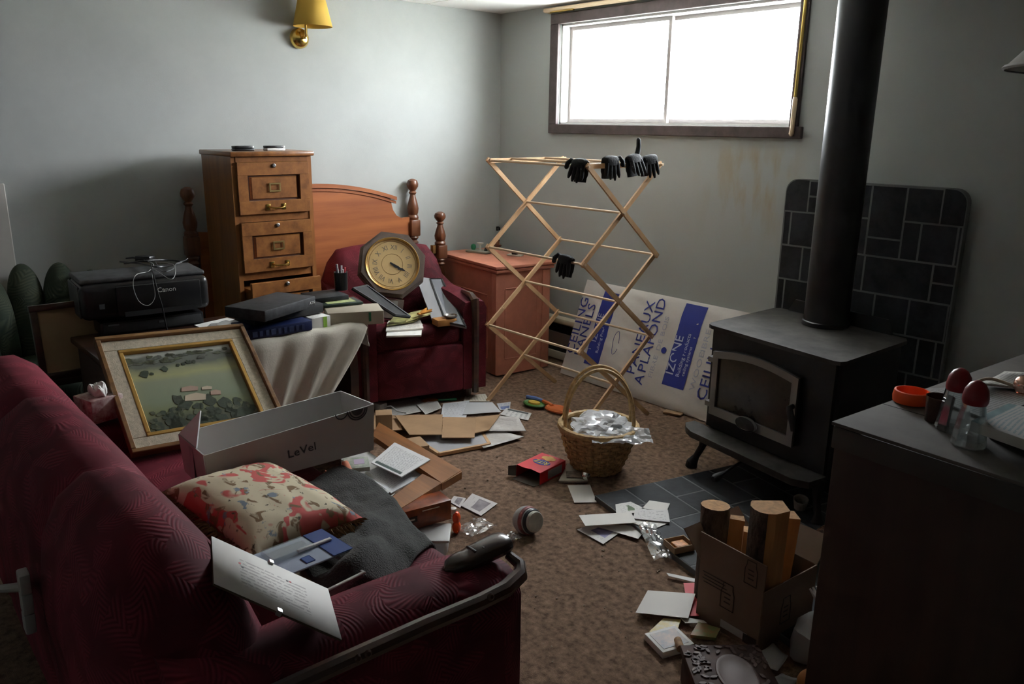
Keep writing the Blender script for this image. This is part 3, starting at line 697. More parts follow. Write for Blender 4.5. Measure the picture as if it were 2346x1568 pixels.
blue(.150, .17, .245, .92); blue(.640, .20, .760, .97)
def up_text(t_, u, v, size, m='blue_ink', sx=1.0): lettering(t_, size, m, CP, mC @ Matrix.Translation((u*LW, v*LH, .004)) @ Matrix.Rotation(R(90), 4, 'Z'), sx=sx)
up_text('CEILING', .065, .22, .088, sx=1.12); up_text('PANELS', .122, .22, .088, sx=1.12)
up_text('PANEAUX', .475, .20, .088, sx=1.10); up_text('A', .535, .13, .088); up_text('PLAFOND', .535, .245, .088, sx=1.12)
up_text('CEILING', .885, .16, .088, sx=1.12); up_text('PANELS', .945, .16, .088, sx=1.12)
mat('pale_ink', (.40, .41, .48), .6)
for t_, v_ in (('FIBRE', .22), ('DE', .48), ('BOIS', .62)): up_text(t_, .578, v_, .040, 'pale_ink', sx=1.4)
for t_, v_ in (('WOOD', .22), ('FIBRE', .52)): up_text(t_, .815, v_, .045, 'pale_ink', sx=1.5)
mat('label_white', (.5, .52, .66), .6)
up_text('IZONE', .685, .30, .075, 'label_white', sx=1.0); up_text('Building Products', .72, .30, .035, 'label_white'); up_text('ceiling systems', .745, .32, .028, 'label_white')
up_text('IZONE', .19, .40, .06, 'label_white'); up_text('Building Products', .222, .30, .03, 'label_white')
b = NB(); lathe(b, [(.018, 0), (.018, .0015), (0, .0016)], 20, mC @ Matrix.Translation((.60*LW, .50*LH, .003))); ob('logo_dot', b, 'blue_ink', CP)
b = NB(); pts = [mC @ Vector((.315*LW+.022*math.cos(t_)*(1-.2*math.sin(2*t_)), .45*LH+.07*math.sin(t_), .006)) for t_ in [i*.2 for i in range(30)]]; tube(b, pts, .0013, 6); ob('logo_scribble', b, 'blue_ink', CP)

# ================================================================= counter
CT = thing('counter_cabinet', 'dark brown wooden counter cabinet with grey top in right foreground', 'cabinet', (-.76, 1.585, 0), R(-4))
ZT = .905
bxo('body', 'dark_panel', CT, (.43, .45, .4225), (.872, .912, .845), bev=.004)
mat('laminate', (.13, .118, .105), .8, var=(7, .2), spec=.2); bxo('worktop', 'laminate', CT, (.44, .45, ZT-.004), (.90, .94, .008), bev=.002); bxo('edge_band', mat('edge_dark', (.045, .04, .034), .6), CT, (.44, .45, ZT-.034), (.894, .934, .05), bev=.003)
bxo('end_stile', 'dark_panel', CT, (.835, -.002, .43), (.06, .02, .84), bev=.003); bxo('toe_board', 'dark_panel', CT, (.42, -.004, .04), (.76, .012, .08))
for y_ in (.18, .36): bxo('top_joint', 'black_matte', CT, (.44, y_, ZT), (.9, .002, .0012))

# ================================================================= lamp on the wall
SL = thing('wall_sconce', 'brass wall sconce with mustard yellow cone shade', 'lamp', P(685, 88, x=XL+.01))
b = NB(); lathe(b, [(.055, 0), (.054, .012), (.045, .028), (.03, .036), (.012, .04), (0, .041)], 26, Matrix.Rotation(R(90), 4, 'Y')); ob('wall_plate', b, 'brass', SL)
b = NB(); tube(b, [(.03, 0, 0), (.07, 0, .0), (.085, .0, .015), (.088, .0, .08)], .008, 10); ob('arm', b, 'brass', SL)
b = NB(); lathe(b, [(.008, -.004), (.009, .0), (.005, .006), (0, .007)], 10, Matrix.Translation((.075, 0, .0)) @ Matrix.Rotation(R(90), 4, 'Y')); ob('finial', b, 'brass', SL)
mat('mustard', (.60, .38, .06), .8)
b = NB(); lathe(b, [(.104, .055), (.062, .24)], 32, Matrix.Translation((.11, .03, 0)), cap=False); ob('shade', b, 'mustard', SL, solid=.002)
# ================================================================= helpers for loose things
def frm(o, ex): # rotation about z so that local x runs along ex
    return math.atan2(ex.y, ex.x)
def obox(name, label, cat, m, pa, pb, z, depth, h, bev=.003, group=None, lift=0, seg=2):
    """box whose front lower edge runs from pixel pa to pixel pb at height z"""
    A, B = P(*pa, z=z), P(*pb, z=z); e = B-A; L = e.length; rz = frm(None, e)
    t = thing(name, label, cat, (A+B)/2 + Vector((0, 0, lift)), rz, group)
    bxo('body', m, t, (0, depth/2, h/2), (L, depth, h), bev=bev, seg=seg)
    t['_L'] = L
    return t, L
def slab(name, m, px, ztop, thick, label=None, cat=None, parent=None, group=None, curl=0, n=1, zs=None):
    """flat piece outlined by pixels, lying at height ztop (per-corner zs allowed); quads get UV"""
    pts = [P(*p, z=(zs[i] if zs else ztop)) for i, p in enumerate(px)]
    c = sum(pts, Vector())/len(pts); c.z = min(p.z for p in pts)-thick
    b = NB()
    if len(pts) == 4:
        k = 6 if curl else 1
        def f(u, v):
            p = pts[0]*(1-u)*(1-v)+pts[1]*u*(1-v)+pts[2]*u*v+pts[3]*(1-u)*v - c
            if curl: p = p + Vector((0, 0, curl*((2*u-1)**2*.6+(2*v-1)**2*.5+.3*math.sin(7*u+5*v)*.5)))
            return p
        surf(b, f, k, k)
        if not curl:
            f0 = list(b.faces)[0]; top = f0.verts[:]
            low = [b.verts.new(v.co-Vector((0, 0, thick))) for v in top]; b.faces.new(low[::-1])
            for i in range(4): b.faces.new((top[i], low[i], low[(i+1) % 4], top[(i+1) % 4]))
    else:
        a = ring(b, [p-c for p in pts]); d = ring(b, [p-c-Vector((0, 0, thick)) for p in pts]); b.faces.new(a); b.faces.new(d[::-1]); skin(b, d, a)
    o = ob(name, b, m, parent, smooth=0 if not curl else 40, solid=thick if curl and len(pts) == 4 else 0)
    o.location = c - (parent.location if parent else Vector())
    return tag(o, label, cat, group)
def cable(name, label, pts, r, m, cat='cable'):
    b = NB(); c = Vector(pts[0]); 
    P_ = [Vector(p)-c for p in pts]; out = []
    for i in range(len(P_)-1):
        p0, p1, p2, p3 = P_[max(0, i-1)], P_[i], P_[i+1], P_[min(len(P_)-1, i+2)]
        for k in range(6):
            t_ = k/6; out.append(.5*((2*p1)+(p2-p0)*t_+(2*p0-5*p1+4*p2-p3)*t_**2+(3*p1-p0-3*p2+p3)*t_**3))
    out.append(P_[-1]); tube(b, out, r, 6); o = ob(name, b, m); o.location = c
    return tag(o, label, cat)

# ================================================================= table with printer
TZ = .652
TB = thing('side_table', 'dark wooden table under the printer and books, partly draped', 'table', (-3.285, 1.23, 0))
bxo('tabletop', 'walnut', TB, (0, 0, TZ-.013), (.53, 1.04, .026), bev=.006)
bxo('end_panel', 'dark_panel', TB, (0, -.49, .31), (.46, .03, .62), bev=.01)
b = NB(); pl = [(-.23, 0), (.20, 0), (.235, .1), (.245, .25), (.25, .42), (.245, .5), (.22, .56), (.17, .60), (.0, .625), (-.23, .625)]
prism(b, pl, .46, .50, Matrix(((1, 0, 0, 0), (0, 0, 1, 0), (0, 1, 0, 0), (0, 0, 0, 1)))); ob('end_panel', b, 'walnut', TB)
bxo('back_panel', 'dark_panel', TB, (-.22, 0, .35), (.02, .95, .5)); bxo('shelf', 'dark_panel', TB, (0, 0, .12), (.4, .94, .02))
bxo('apron', 'walnut', TB, (.235, 0, .58), (.02, .92, .08), bev=.004)
# cloth
mat('cloth_cream', (.60, .56, .47), .85, bump=(160, .2))
b = NB()
def clothf(u, v):
    # v 0..0.3 on the table, 0.3..1 hanging; gathered towards the lower left
    y0, y1 = 1.12, 1.755
    if v < .3:
        k = v/.3; x = -3.26+.245*k; y = y0+(y1-y0)*u; z = TZ+.006 + .004*math.sin(u*20+k*3)
        return Vector((x, y, z))
    k = (v-.3)/.7
    ya = y0-.03*k; yb = y1+.015 - .36*k**1.1
    y = ya+(yb-ya)*u
    fold = .020*math.sin(u*27+k*2.2)*k**.5 + .010*math.sin(u*55+1)*k
    x = -3.008 + .012*math.sin(min(1, k*6)*math.pi/2) + fold + .02*k
    z = TZ+.004 - .53*k*(1-.08*u) - .008*math.sin(u*11)*k
    return Vector((x, y, z))
surf(b, clothf, 60, 34); tag(ob('draped_cloth', b, 'cloth_cream', smooth=70, solid=.002), 'cream cloth draped over the front of the side table', 'cloth')
b = NB()
def flapf(u, v):
    k = v; y = 1.757 + .01*math.sin(u*9)+.012*k; x = -3.02-.20*u - .0*k
    return Vector((x + .02*k*math.sin(u*14), y + .012*math.sin(u*14+2)*k, TZ+.005 - .11*k*(1-.3*u)))
surf(b, flapf, 16, 8); o = ob('cloth_corner', b, 'cloth_cream', bpy.data.objects['draped_cloth'], smooth=70, solid=.002)
# black set-top box and printer
BX, L = obox('disc_player', 'slim black disc player box under the printer', 'player', 'black_plastic', (232, 772), (468, 742), TZ, .22, .055, bev=.006)
bxo('front_plate', 'black_matte', BX, (0, -.002, .028), (L-.02, .006, .04), bev=.002); bxo('logo_badge', 'grey_plastic', BX, (.03, -.006, .035), (.02, .002, .01)); bxo('logo_badge', 'grey_plastic', BX, (-L/2+.05, -.006, .043), (.04, .002, .006))
PR = thing('printer', 'black inkjet printer with cables heaped on its lid', 'printer', BX.location + Vector((-.01, -.0, .056)), BX.rotation_euler.z)
pb = PR; W2_ = .50
b = NB(); box(b, (-.015, .11, .085), (W2_, .27, .145), bev=.028, seg=4); ob('body', b, 'black_plastic', pb)
bxo('scanner_lid', mat('lid_dusty', (.055, .055, .056), .6, var=(24, .5)), pb, (-.015, .125, .166), (W2_-.012, .24, .02), bev=.009, seg=3)
bxo('front_panel', 'black_plastic', pb, (.03, -.032, .085), (.33, .012, .12), bev=.005); bxo('paper_slot', 'black_matte', pb, (.03, -.037, .03), (.28, .006, .02))
bxo('side_shell', mat('shell_grey', (.055, .057, .062), .5), pb, (-W2_/2-.013, .12, .085), (.008, .22, .13), bev=.004)
bxo('card_slot', 'grey_plastic', pb, (-.19, -.029, .07), (.02, .004, .02))
lettering('Canon', .028, 'white_plastic', pb, Matrix.Translation((.02, -.0395, .108)) @ Matrix.Rotation(R(90), 4, 'X'), name='brand_lettering')
lz = PR.location.z + .178
def on_lid(px, py, dz=0): return P(px, py, z=lz+dz)
PA = thing('power_adapter', 'black power adapter lying on the printer lid', 'adapter', on_lid(333, 600), R(40))
bxo('body', 'black_plastic', PA, (0, 0, .014), (.075, .045, .028), bev=.006); b = NB(); tube(b, [(-.036, 0, .014), (-.06, 0, .016), (-.10, .01, .01)], .004, 8); ob('lead', b, 'black_plastic', PA)
cable('black_cable', 'thick black cable looped over the printer lid', [on_lid(275, 600, .004), on_lid(320, 604, .012), on_lid(360, 612, .02), on_lid(400, 606, .006), on_lid(415, 600, .01), on_lid(380, 596, .016), on_lid(330, 598, .03), on_lid(285, 604, .008)], .0035, 'black_plastic')
fx = PR.location.x
def fr_(px, py, d=.05): return P(px, py, x=fx+d)
cable('hanging_cable', 'black cable hanging straight down the printer front', [on_lid(345, 600, .02), on_lid(350, 625, .012), fr_(362, 672, .075), fr_(372, 705, .09), fr_(380, 745, .1), fr_(386, 766, .1)], .003, 'black_plastic')
cable('white_earphone_cable', 'thin pale cable tangled on the printer front', [on_lid(330, 596, .03), on_lid(352, 606, .02), on_lid(340, 622, .01), fr_(312, 630, .06), fr_(305, 655, .065), fr_(318, 690, .07), fr_(340, 700, .07), fr_(355, 680, .065), fr_(350, 640, .06), on_lid(352, 618, .012), on_lid(390, 640, .0), on_lid(402, 625, .01), on_lid(395, 605, .015), on_lid(355, 600, .02)], .0013, mat('cable_pale', (.38, .38, .37), .5))
cable('grey_cable', 'dull grey cable coiled beside the adapter on the printer', [on_lid(355, 598, .012), on_lid(372, 622, .01), on_lid(398, 616, .012), on_lid(404, 604, .012), on_lid(424, 597, .012), on_lid(430, 592, .012)], .002, 'grey_plastic')
cable('printer_power_cord', 'black power cord curving down from the printer side', [P(158, 735, y=.80), P(170, 755, y=.79), P(190, 768, y=.78), P(205, 775, y=.78)], .003, 'black_plastic')
# low dark shelf with leaning framed board
LS = thing('low_shelf', 'low dark wooden shelf between sofa and green armchair', 'shelf', (-3.63, .76, 0))
bxo('shelf_top', 'dark_panel', LS, (0, 0, .465), (.12, .42, .03), bev=.004)
for sx in (-.04, .04):
    for sy in (-.18, .18): bxo('leg', 'dark_panel', LS, (sx, sy, .224), (.025, .025, .448))
FB = thing('framed_board', 'tan board in a brown wooden frame leaning behind the printer', 'frame', (0, 0, 0))
a0 = Vector((-3.585, .60, .4815)); FB.location = a0; mb = basis((0, 0, 0), (-.02, 1, 0), (-.14, 0, 1))
bxo('panel', mat('tan_board', (.42, .29, .15), .7, var=(2, .15)), FB, (0, 0, 0), (.01, .01, .01))
o = FB.children[0]; o.data.transform(Matrix.Diagonal((29, 26.0, .6, 1))); o.data.transform(mb @ Matrix.Translation((.165, .15, 0)))
for c, s in (((.165, .29, .004), (.35, .026, .026)), ((.005, .15, .004), (.026, .254, .026)), ((.325, .15, .004), (.026, .254, .026)), ((.165, .010, .004), (.35, .026, .026))):
    b = NB(); box(b, c, s, bev=.003, mtx=mb); ob('frame_rail', b, 'walnut', FB)
# ---- things on the table
slab('loose_sheet', 'white_paper', [(445, 745), (520, 728), (560, 738), (480, 760)], TZ+.004, .002, 'white sheet lying on the table beside the printer', 'paper')
t = thing('plastic_wrapped_bundle', 'bundle in crumpled clear plastic on the table before blue book', 'bundle', P(525, 765, z=TZ))
b = NB(); bmesh.ops.create_icosphere(b, subdivisions=3, radius=1)
for v in b.verts: v.co = Vector((v.co.x*.055, v.co.y*.10, max(-.0, v.co.z*.035+.02))) * (1+.25*fbm(v.co.x*3, v.co.y*3+v.co.z, 1.5, 4))
ob('plastic', b, glassy('hazy_plastic', (.9, .9, .9), .25, .15, .28), t, smooth=25)
bxo('contents', mat('beige', (.45, .38, .28), .8), t, (0, 0, .016), (.07, .13, .026), bev=.01)
BK, L = obox('blue_book', 'thick dark blue book with embossed spine on the draped table', 'book', mat('navy', (.012, .022, .085), .4), (568, 781), (716, 757), TZ+.011, .17, .042, bev=.004)
for k in range(9): bxo('spine_letter', mat('navy_light', (.05, .07, .16), .4), BK, (-L/2+.03+k*.026, -.0015, .02), (.012 if k % 3 else .02, .003, .022))
CB, L = obox('white_carton', 'small white carton with green stripe beside the blue book', 'carton', 'white_paper', (716, 757), (758, 749), TZ, .12, .05, bev=.002)
bxo('green_stripe', mat('lime', (.28, .52, .06), .6), CB, (.018, -.0008, .026), (.018, .002, .046))
BB, L = obox('black_gift_box', 'black box lying lower in the stack of two on table', 'box', 'black_matte', (585, 748), (742, 716), TZ+.054, .15, .042, bev=.004)
B2, L = obox('black_lidded_box', 'dusty black box on top of the stack beside the filing cabinet', 'box', mat('dusty_black', (.022, .022, .025), .65, var=(30, .8)), (608, 739), (724, 702), TZ+.097, .20, .045, bev=.005)
lettering('ATN', .018, 'white_plastic', B2, Matrix.Translation((L/2-.045, -.002, .015)) @ Matrix.Rotation(R(90), 4, 'X'), name='lettering')
BE, L = obox('beige_long_box', 'long beige carton bridging the table and armchair arm', 'box', mat('beige_box', (.40, .35, .27), .75), (752, 750), (880, 742), TZ-.005, .16, .060, bev=.003)
bxo('green_smear', mat('green_mark', (.03, .22, .10), .6), BE, (.06, -.0008, .035), (.010, .002, .04))
BG, L = obox('green_edged_booklet', 'picture booklet with dark green border on the beige carton', 'booklet', mat('green_dark', (.012, .03, .02), .5), (742, 706), (832, 697), TZ+.057, .13, .010, bev=.001)
bxo('cover_picture', mat('map_green', (.36, .40, .18), .6, var=(18, .5)), BG, (0, .065, .0105), (L-.05, .085, .0012))
SPK, L = obox('black_speaker_box', 'flat black electronic box behind the green booklet', 'box', 'dusty_black', (722, 700), (800, 690), TZ+.06, .16, .03, bev=.004)
PCp = thing('pen_cup', 'black pen cup with pens standing behind the black boxes', 'pen cup', P(782, 664, z=TZ+.0905))
b = NB(); lathe(b, [(.030, 0), (.032, .085), (.029, .085), (.028, .004), (0, .004)], 20); ob('cup', b, 'black_plastic', PCp)
for k, (c_, a_) in enumerate((('white_plastic', 0), ('red_card', 1.2), ('white_plastic', 2.4), ('blue_ink', 3.6), ('white_plastic', 5))):
    b = NB(); tube(b, [(.008*math.cos(a_), .008*math.sin(a_), .006), (.022*math.cos(a_), .022*math.sin(a_), .10+.006*k)], .0042, 8); ob('pen', b, c_, PCp)

# ================================================================= on the sofa
PT = thing('landscape_painting', 'framed farm landscape painting leaning on the far end of the sofa', 'painting', (-2.581, .644, .463))
v0 = Vector((-2.581, .644, .463)); ex = Vector((.014, .521, -.025)); ey = Vector((-.416, .012, .290))
mp = basis((0, 0, 0), ex, ey); PW, PH = .523, .505
def pbar(c, s, name, m, par=PT, bev=.003):
    b = NB(); box(b, c, s, bev=bev, mtx=mp); return ob(name, b, m, par)
wood('gilt_brown', (.26, .13, .04), (.12, .055, .02), .4, 1, 12, .2); mat('linen', (.50, .44, .33), .9, var=(80, .25), bump=(300, .3)); mat('gilt', (.50, .30, .08), .35, .6)
for nm, m_, o_, wd, z_, th in (('outer_frame', 'gilt_brown', 0, .016, .016, .032), ('linen_liner', 'linen', .016, .046, .010, .018), ('gilt_slip', 'gilt', .062, .014, .011, .020)):
    b = NB()
    for c, s in (((PW/2, o_+wd/2, z_), (PW-2*o_, wd, th)), ((PW/2, PH-o_-wd/2, z_), (PW-2*o_, wd, th)), ((o_+wd/2, PH/2, z_), (wd, PH-2*o_-2*wd, th)), ((PW-o_-wd/2, PH/2, z_), (wd, PH-2*o_-2*wd, th))): box(b, c, s, bev=.002, seg=1, mtx=mp)
    ob(nm, b, m_, PT)
m = mat('landscape', (.3, .34, .2), .55); nt = m.node_tree; N = nt.nodes; Lk = nt.links
uv = N.new('ShaderNodeUVMap'); nz = N.new('ShaderNodeTexNoise'); nz.inputs['Scale'].default_value = 7; nz.inputs['Detail'].default_value = 6; Lk.new(uv.outputs[0], nz.inputs['Vector'])
sp = N.new('ShaderNodeSeparateXYZ'); Lk.new(uv.outputs[0], sp.inputs[0])
ad = N.new('ShaderNodeMath'); ad.operation = 'MULTIPLY_ADD'; ad.inputs[1].default_value = .10; Lk.new(nz.outputs['Fac'], ad.inputs[0]); Lk.new(sp.outputs[1], ad.inputs[2])
rp = N.new('ShaderNodeValToRGB'); cr_ = rp.color_ramp; Lk.new(ad.outputs[0], rp.inputs[0])
stops = [(.0, (.045, .055, .030)), (.20, (.075, .085, .045)), (.30, (.17, .19, .085)), (.42, (.20, .24, .15)), (.66, (.24, .27, .17)), (.73, (.33, .33, .15)), (.80, (.24, .26, .14)), (.86, (.10, .11, .085)), (.955, (.14, .15, .12)), (.985, (.40, .42, .36)), (1.0, (.46, .48, .42))]
cr_.elements[0].position, cr_.elements[0].color = 0, (*stops[0][1], 1); cr_.elements[1].position, cr_.elements[1].color = 1, (*stops[-1][1], 1)
for p_, c_ in stops[1:-1]: e_ = cr_.elements.new(p_); e_.color = (*c_, 1)
Lk.new(rp.outputs[0], N['Principled BSDF'].inputs['Base Color'])
b = NB(); surf(b, lambda u, v: mp @ Vector((.07+u*(PW-.14), .07+v*(PH-.14), .006)), 1, 1); CV = ob('canvas', b, m, PT)
rp_ = random.Random(3)
mat('paint_tree', (.035, .05, .025), .6, var=(60, .5)); mat('paint_roof', (.50, .42, .30), .6); mat('paint_pink', (.40, .27, .20), .6)
def dab(u, v, w_, h_, m_, n=9, jag=.35, zo=.0064):
    b = NB(); pl = [(.07+(u+w_/2*math.cos(t_)*(1+rp_.uniform(-jag, jag)))*(PW-.14), .07+(v+h_/2*math.sin(t_)*(1+rp_.uniform(-jag, jag)))*(PH-.14)) for t_ in [2*math.pi*i/n for i in range(n)]]
    prism(b, pl, zo, zo+.0008, mp); ob('paint_dab', b, m_, CV, smooth=0)
for k in range(26): dab(rp_.uniform(.03, .97), rp_.uniform(.05, .22), rp_.uniform(.05, .12), rp_.uniform(.08, .16), 'paint_tree')
mat('paint_tree2', (.085, .10, .05), .6, var=(60, .5)); mat('paint_far', (.12, .13, .10), .6, var=(50, .4))
for k in range(46): dab(rp_.uniform(.02, .98), rp_.uniform(.84, .93), rp_.uniform(.04, .11), rp_.uniform(.02, .045), rp_.choice(('paint_far', 'paint_tree2')), zo=.0063)
for k in range(40): dab(rp_.uniform(.02, .98), rp_.uniform(.03, .26), rp_.uniform(.03, .08), rp_.uniform(.04, .09), rp_.choice(('paint_tree2', 'paint_tree')), zo=.0065)
for u, v, w_ in ((.14, .72, .08), (.2, .71, .03), (.32, .75, .06), (.45, .78, .03), (.5, .79, .04), (.55, .80, .05), (.6, .80, .04), (.33, .36, .10), (.38, .30, .12), (.60, .3, .12), (.72, .24, .12)): dab(u, v, w_, w_*1.1, 'paint_tree')
for u, v, w_, h_, m_ in ((.47, .47, .16, .07, 'paint_pink'), (.49, .36, .20, .10, 'paint_roof'), (.62, .45, .10, .05, 'paint_roof'), (.68, .38, .10, .07, 'paint_pink')):
    b = NB(); x_, y_ = .07+u*(PW-.14), .07+v*(PH-.14); ww, hh = w_*(PW-.14)/2, h_*(PH-.14)/2
    prism(b, [(x_-ww, y_-hh*.6), (x_+ww*.8, y_-hh), (x_+ww, y_+hh*.3), (x_+ww*.2, y_+hh), (x_-ww*.8, y_+hh*.7)], .0068, .0078, mp); ob('paint_dab', b, m_, CV, smooth=0)

# long white carton
LB = thing('long_white_carton', 'long open white carton lettered LeVel lying across the sofa seat', 'carton', P(480, 1133, z=.492))
q0 = P(480, 1133, z=.492); q1 = P(855, 1031, z=.492); e1 = (q1-q0); LL = e1.length; LB.rotation_euler = (0, 0, math.atan2(e1.y, e1.x))
mat('grey_card', (.44, .43, .42), .75); mat('grey_card_in', (.60, .60, .59), .75)
hL, hR, dW = .120, .155, .20
def wall4(name, pts, m_='grey_card', par=LB, th=.004):
    b = NB(); v_ = ring(b, [Vector(p) for p in pts]); b.faces.new(v_); return ob(name, b, m_, par, smooth=0, solid=th)
fw_ = wall4('front_wall', [(0, 0, 0), (LL, 0, 0), (LL+.005, -.004, hR), (-.006, -.004, hL)])
wall4('back_wall', [(0, dW, 0), (LL, dW, 0), (LL, dW+.004, hR*.93), (-.0, dW+.004, hL)], 'grey_card_in'); wall4('left_wall', [(0, 0, 0), (0, dW, 0), (-.008, dW, hL), (-.006, 0, hL)]); wall4('right_wall', [(LL, 0, 0), (LL, dW, 0), (LL, dW+.004, hR*.93), (LL+.005, 0, hR)], 'grey_card_in'); wall4('bottom', [(0, 0, .003), (LL, 0, .003), (LL, dW, .003), (0, dW, .003)], 'grey_card_in')
wall4('corner_flap', [(-.006, dW, hL), (-.004, dW*.30, hL), (.045, dW*.75, hL+.075)], 'grey_card_in')
bxo('tape', mat('tape_grey', (.36, .35, .36), .3), LB, (-.0085, .10, .055), (.001, .03, .11))
lettering('LeVel', .036, 'ink', LB, Matrix.Translation((LL*.445, -.0065, .048)) @ Matrix.Rotation(R(90), 4, 'X') @ Matrix.Rotation(R(4), 4, 'Z'), sx=1.15)
for cx, rr, st in ((LL-.055, .034, .0), (LL-.055, .027, .0), (LL-.11, .02, 0)):
    b = NB(); tube(b, [(cx+rr*math.cos(t_), -.0075, hR-.004+rr*math.sin(t_)) for t_ in [math.pi+i*math.pi/12 for i in range(13)]], .0018, 6); ob('logo_arc', b, 'ink', fw_)
b = NB(); prism(b, [(LL-.055+.02*math.cos(t_), hR-.004+.02*math.sin(t_)) for t_ in [math.pi+i*math.pi/10 for i in range(11)]], .0062, .0075, Matrix(((1, 0, 0, 0), (0, 0, -1, 0), (0, 1, 0, 0), (0, 0, 0, 1)))); ob('logo_half_disc', b, 'ink', fw_)
for k, (x_, y_, a_, m_) in enumerate(((.08, .10, .3, 'cream_paper'), (.2, .11, -.2, 'white_paper'), (.05, .07, .9, 'yellow_ink'), (.3, .1, .1, 'cream_paper'), (.06, .13, -.4, 'red_card'))):
    g_ = tag(ob('paper_slip', (lambda bb: (box(bb, (0, 0, 0), (.09+.02*(k % 2), .05, .0015)), bb)[1])(NB()), m_), ('cream slip of paper at left inside the long carton', 'white slip of paper in the middle of long carton', 'yellow slip of paper inside the long carton', 'cream slip at the right inside the long carton', 'red slip of paper inside the long carton')[k], 'paper', 'slips inside the long carton')
    g_.matrix_world = Matrix.Translation(LB.location) @ Matrix.Rotation(LB.rotation_euler.z, 4, 'Z') @ xf((x_, y_, .012+.004*k), (R(8), R(-6), a_))

# pillow
m = mat('pillow_print', (.62, .54, .36), .8); nt = m.node_tree; N = nt.nodes; Lk = nt.links
uv = N.new('ShaderNodeUVMap')
def nzm(sc_, det, lo, hi, dist_=0, off=0):
    mp_ = N.new('ShaderNodeMapping'); mp_.inputs['Location'].default_value = (off, off*.7, off); Lk.new(uv.outputs[0], mp_.inputs[0])
    n = N.new('ShaderNodeTexNoise'); n.inputs['Scale'].default_value = sc_; n.inputs['Detail'].default_value = det; n.inputs['Distortion'].default_value = dist_; Lk.new(mp_.outputs[0], n.inputs['Vector'])
    r = N.new('ShaderNodeMapRange'); r.inputs[1].default_value = lo; r.inputs[2].default_value = hi; Lk.new(n.outputs['Fac'], r.inputs[0]); return r.outputs[0]
def mixc(f, a, c_):
    x_ = N.new('ShaderNodeMix'); x_.data_type = 'RGBA'; Lk.new(f, x_.inputs[0])
    if isinstance(a, tuple): x_.inputs[6].default_value = (*a, 1)
    else: Lk.new(a, x_.inputs[6])
    x_.inputs[7].default_value = (*c_, 1); return x_.outputs[2]
c_ = mixc(nzm(2.9, 2, .50, .53, 1.6, 1.3), (.66, .58, .40), (.58, .10, .085))
c_ = mixc(nzm(9, 4, .57, .62, .9, 7.2), c_, (.22, .13, .06)); c_ = mixc(nzm(12, 4, .64, .68, .4, 3.9), c_, (.22, .27, .32)); c_ = mixc(nzm(16, 5, .66, .70, .3, 9.1), c_, (.10, .08, .05))
Lk.new(c_, N['Principled BSDF'].inputs['Base Color'])
PL = thing('throw_pillow', 'cream and red figured throw pillow with brown fringe on the sofa', 'pillow', (-1.895, .770, .470), rot=(R(-4), R(3), R(8)))
b = NB(); pwx, pwy = .22, .165
def pf(sg):
    def f(u, v):
        a, c2 = 2*u-1, 2*v-1; e = (1-abs(a)**2.6)*(1-abs(c2)**2.6)
        sh = 1-.06*(1-abs(a))*abs(c2)**2
        return Vector((a*pwx*(1-.10*(1-c2*c2)*abs(a)**3), c2*pwy*(1-.12*(1-a*a)*abs(c2)**3), .055 + sg*.062*max(0, e)**.42 + .004*fbm(a*2, c2*2, 1.6, 5)))
    return f
surf(b, pf(1), 26, 22); surf(b, pf(-1), 26, 22); bmesh.ops.remove_doubles(b, verts=b.verts, dist=.0008); ob('cushion', b, m, PL, smooth=60)
b = NB(); rr_ = random.Random(5)
def strand(p, d):
    q_ = p + d*rr_.uniform(.025, .045) + Vector((rr_.uniform(-.012, .012), rr_.uniform(-.012, .012), -rr_.uniform(-.004, .022))); tube(b, [p, (p+q_)/2+Vector((0, 0, .005)), q_], .0018, 4, cap=False)
for k in range(260):
    t_ = rr_.uniform(-1, 1)
    strand(Vector((pwx*.97, t_*pwy*.96, .055)), Vector((1, t_*.3, 0)).normalized())
    if k % 2: strand(Vector((t_*pwx*.96, -pwy*.94, .055)), Vector((t_*.3, -1, 0)).normalized())
tag(ob('fringe', b, mat('fringe_brown', (.16, .085, .03), .8), PL, smooth=0), kind='stuff')

# grey blanket on the seat
mat('grey_fleece', (.060, .062, .058), .95, bump=(240, .9), sheen=.3, dist=.006)
b = NB()
def blank(u, v):
    x = -2.08 + .66*u + .03*math.sin(v*5); y = .76 + .40*v + .035*math.sin(u*4+.6)
    h = .462 + .02*fbm(u*3.2, v*2.6, 1.2, 8)
    h += .065*math.exp(-((u-.80)/.16)**2-((v-.30)/.22)**2) + .06*math.exp(-((u-.93)/.1)**2-((v-.12)/.2)**2) + .03*math.exp(-((u-.62)/.12)**2-((v-.55)/.2)**2) - .0*v + .026*math.sin(u*19+v*9)*math.exp(-((u-.82)/.2)**2-((v-.25)/.3)**2)
    if v > .86: k = (v-.86)/.14; h -= .10*k*k; y -= .015*k
    if u > .93: h -= .012*(u-.93)/.07
    x -= (.02+.09*v)*u
    return Vector((x, y, max(h, .452 if v < .86 else .3)))
surf(b, blank, 56, 44); tag(ob('grey_blanket', b, 'grey_fleece', smooth=80, solid=.012), 'dark grey fleece garment crumpled on the sofa seat', 'blanket')

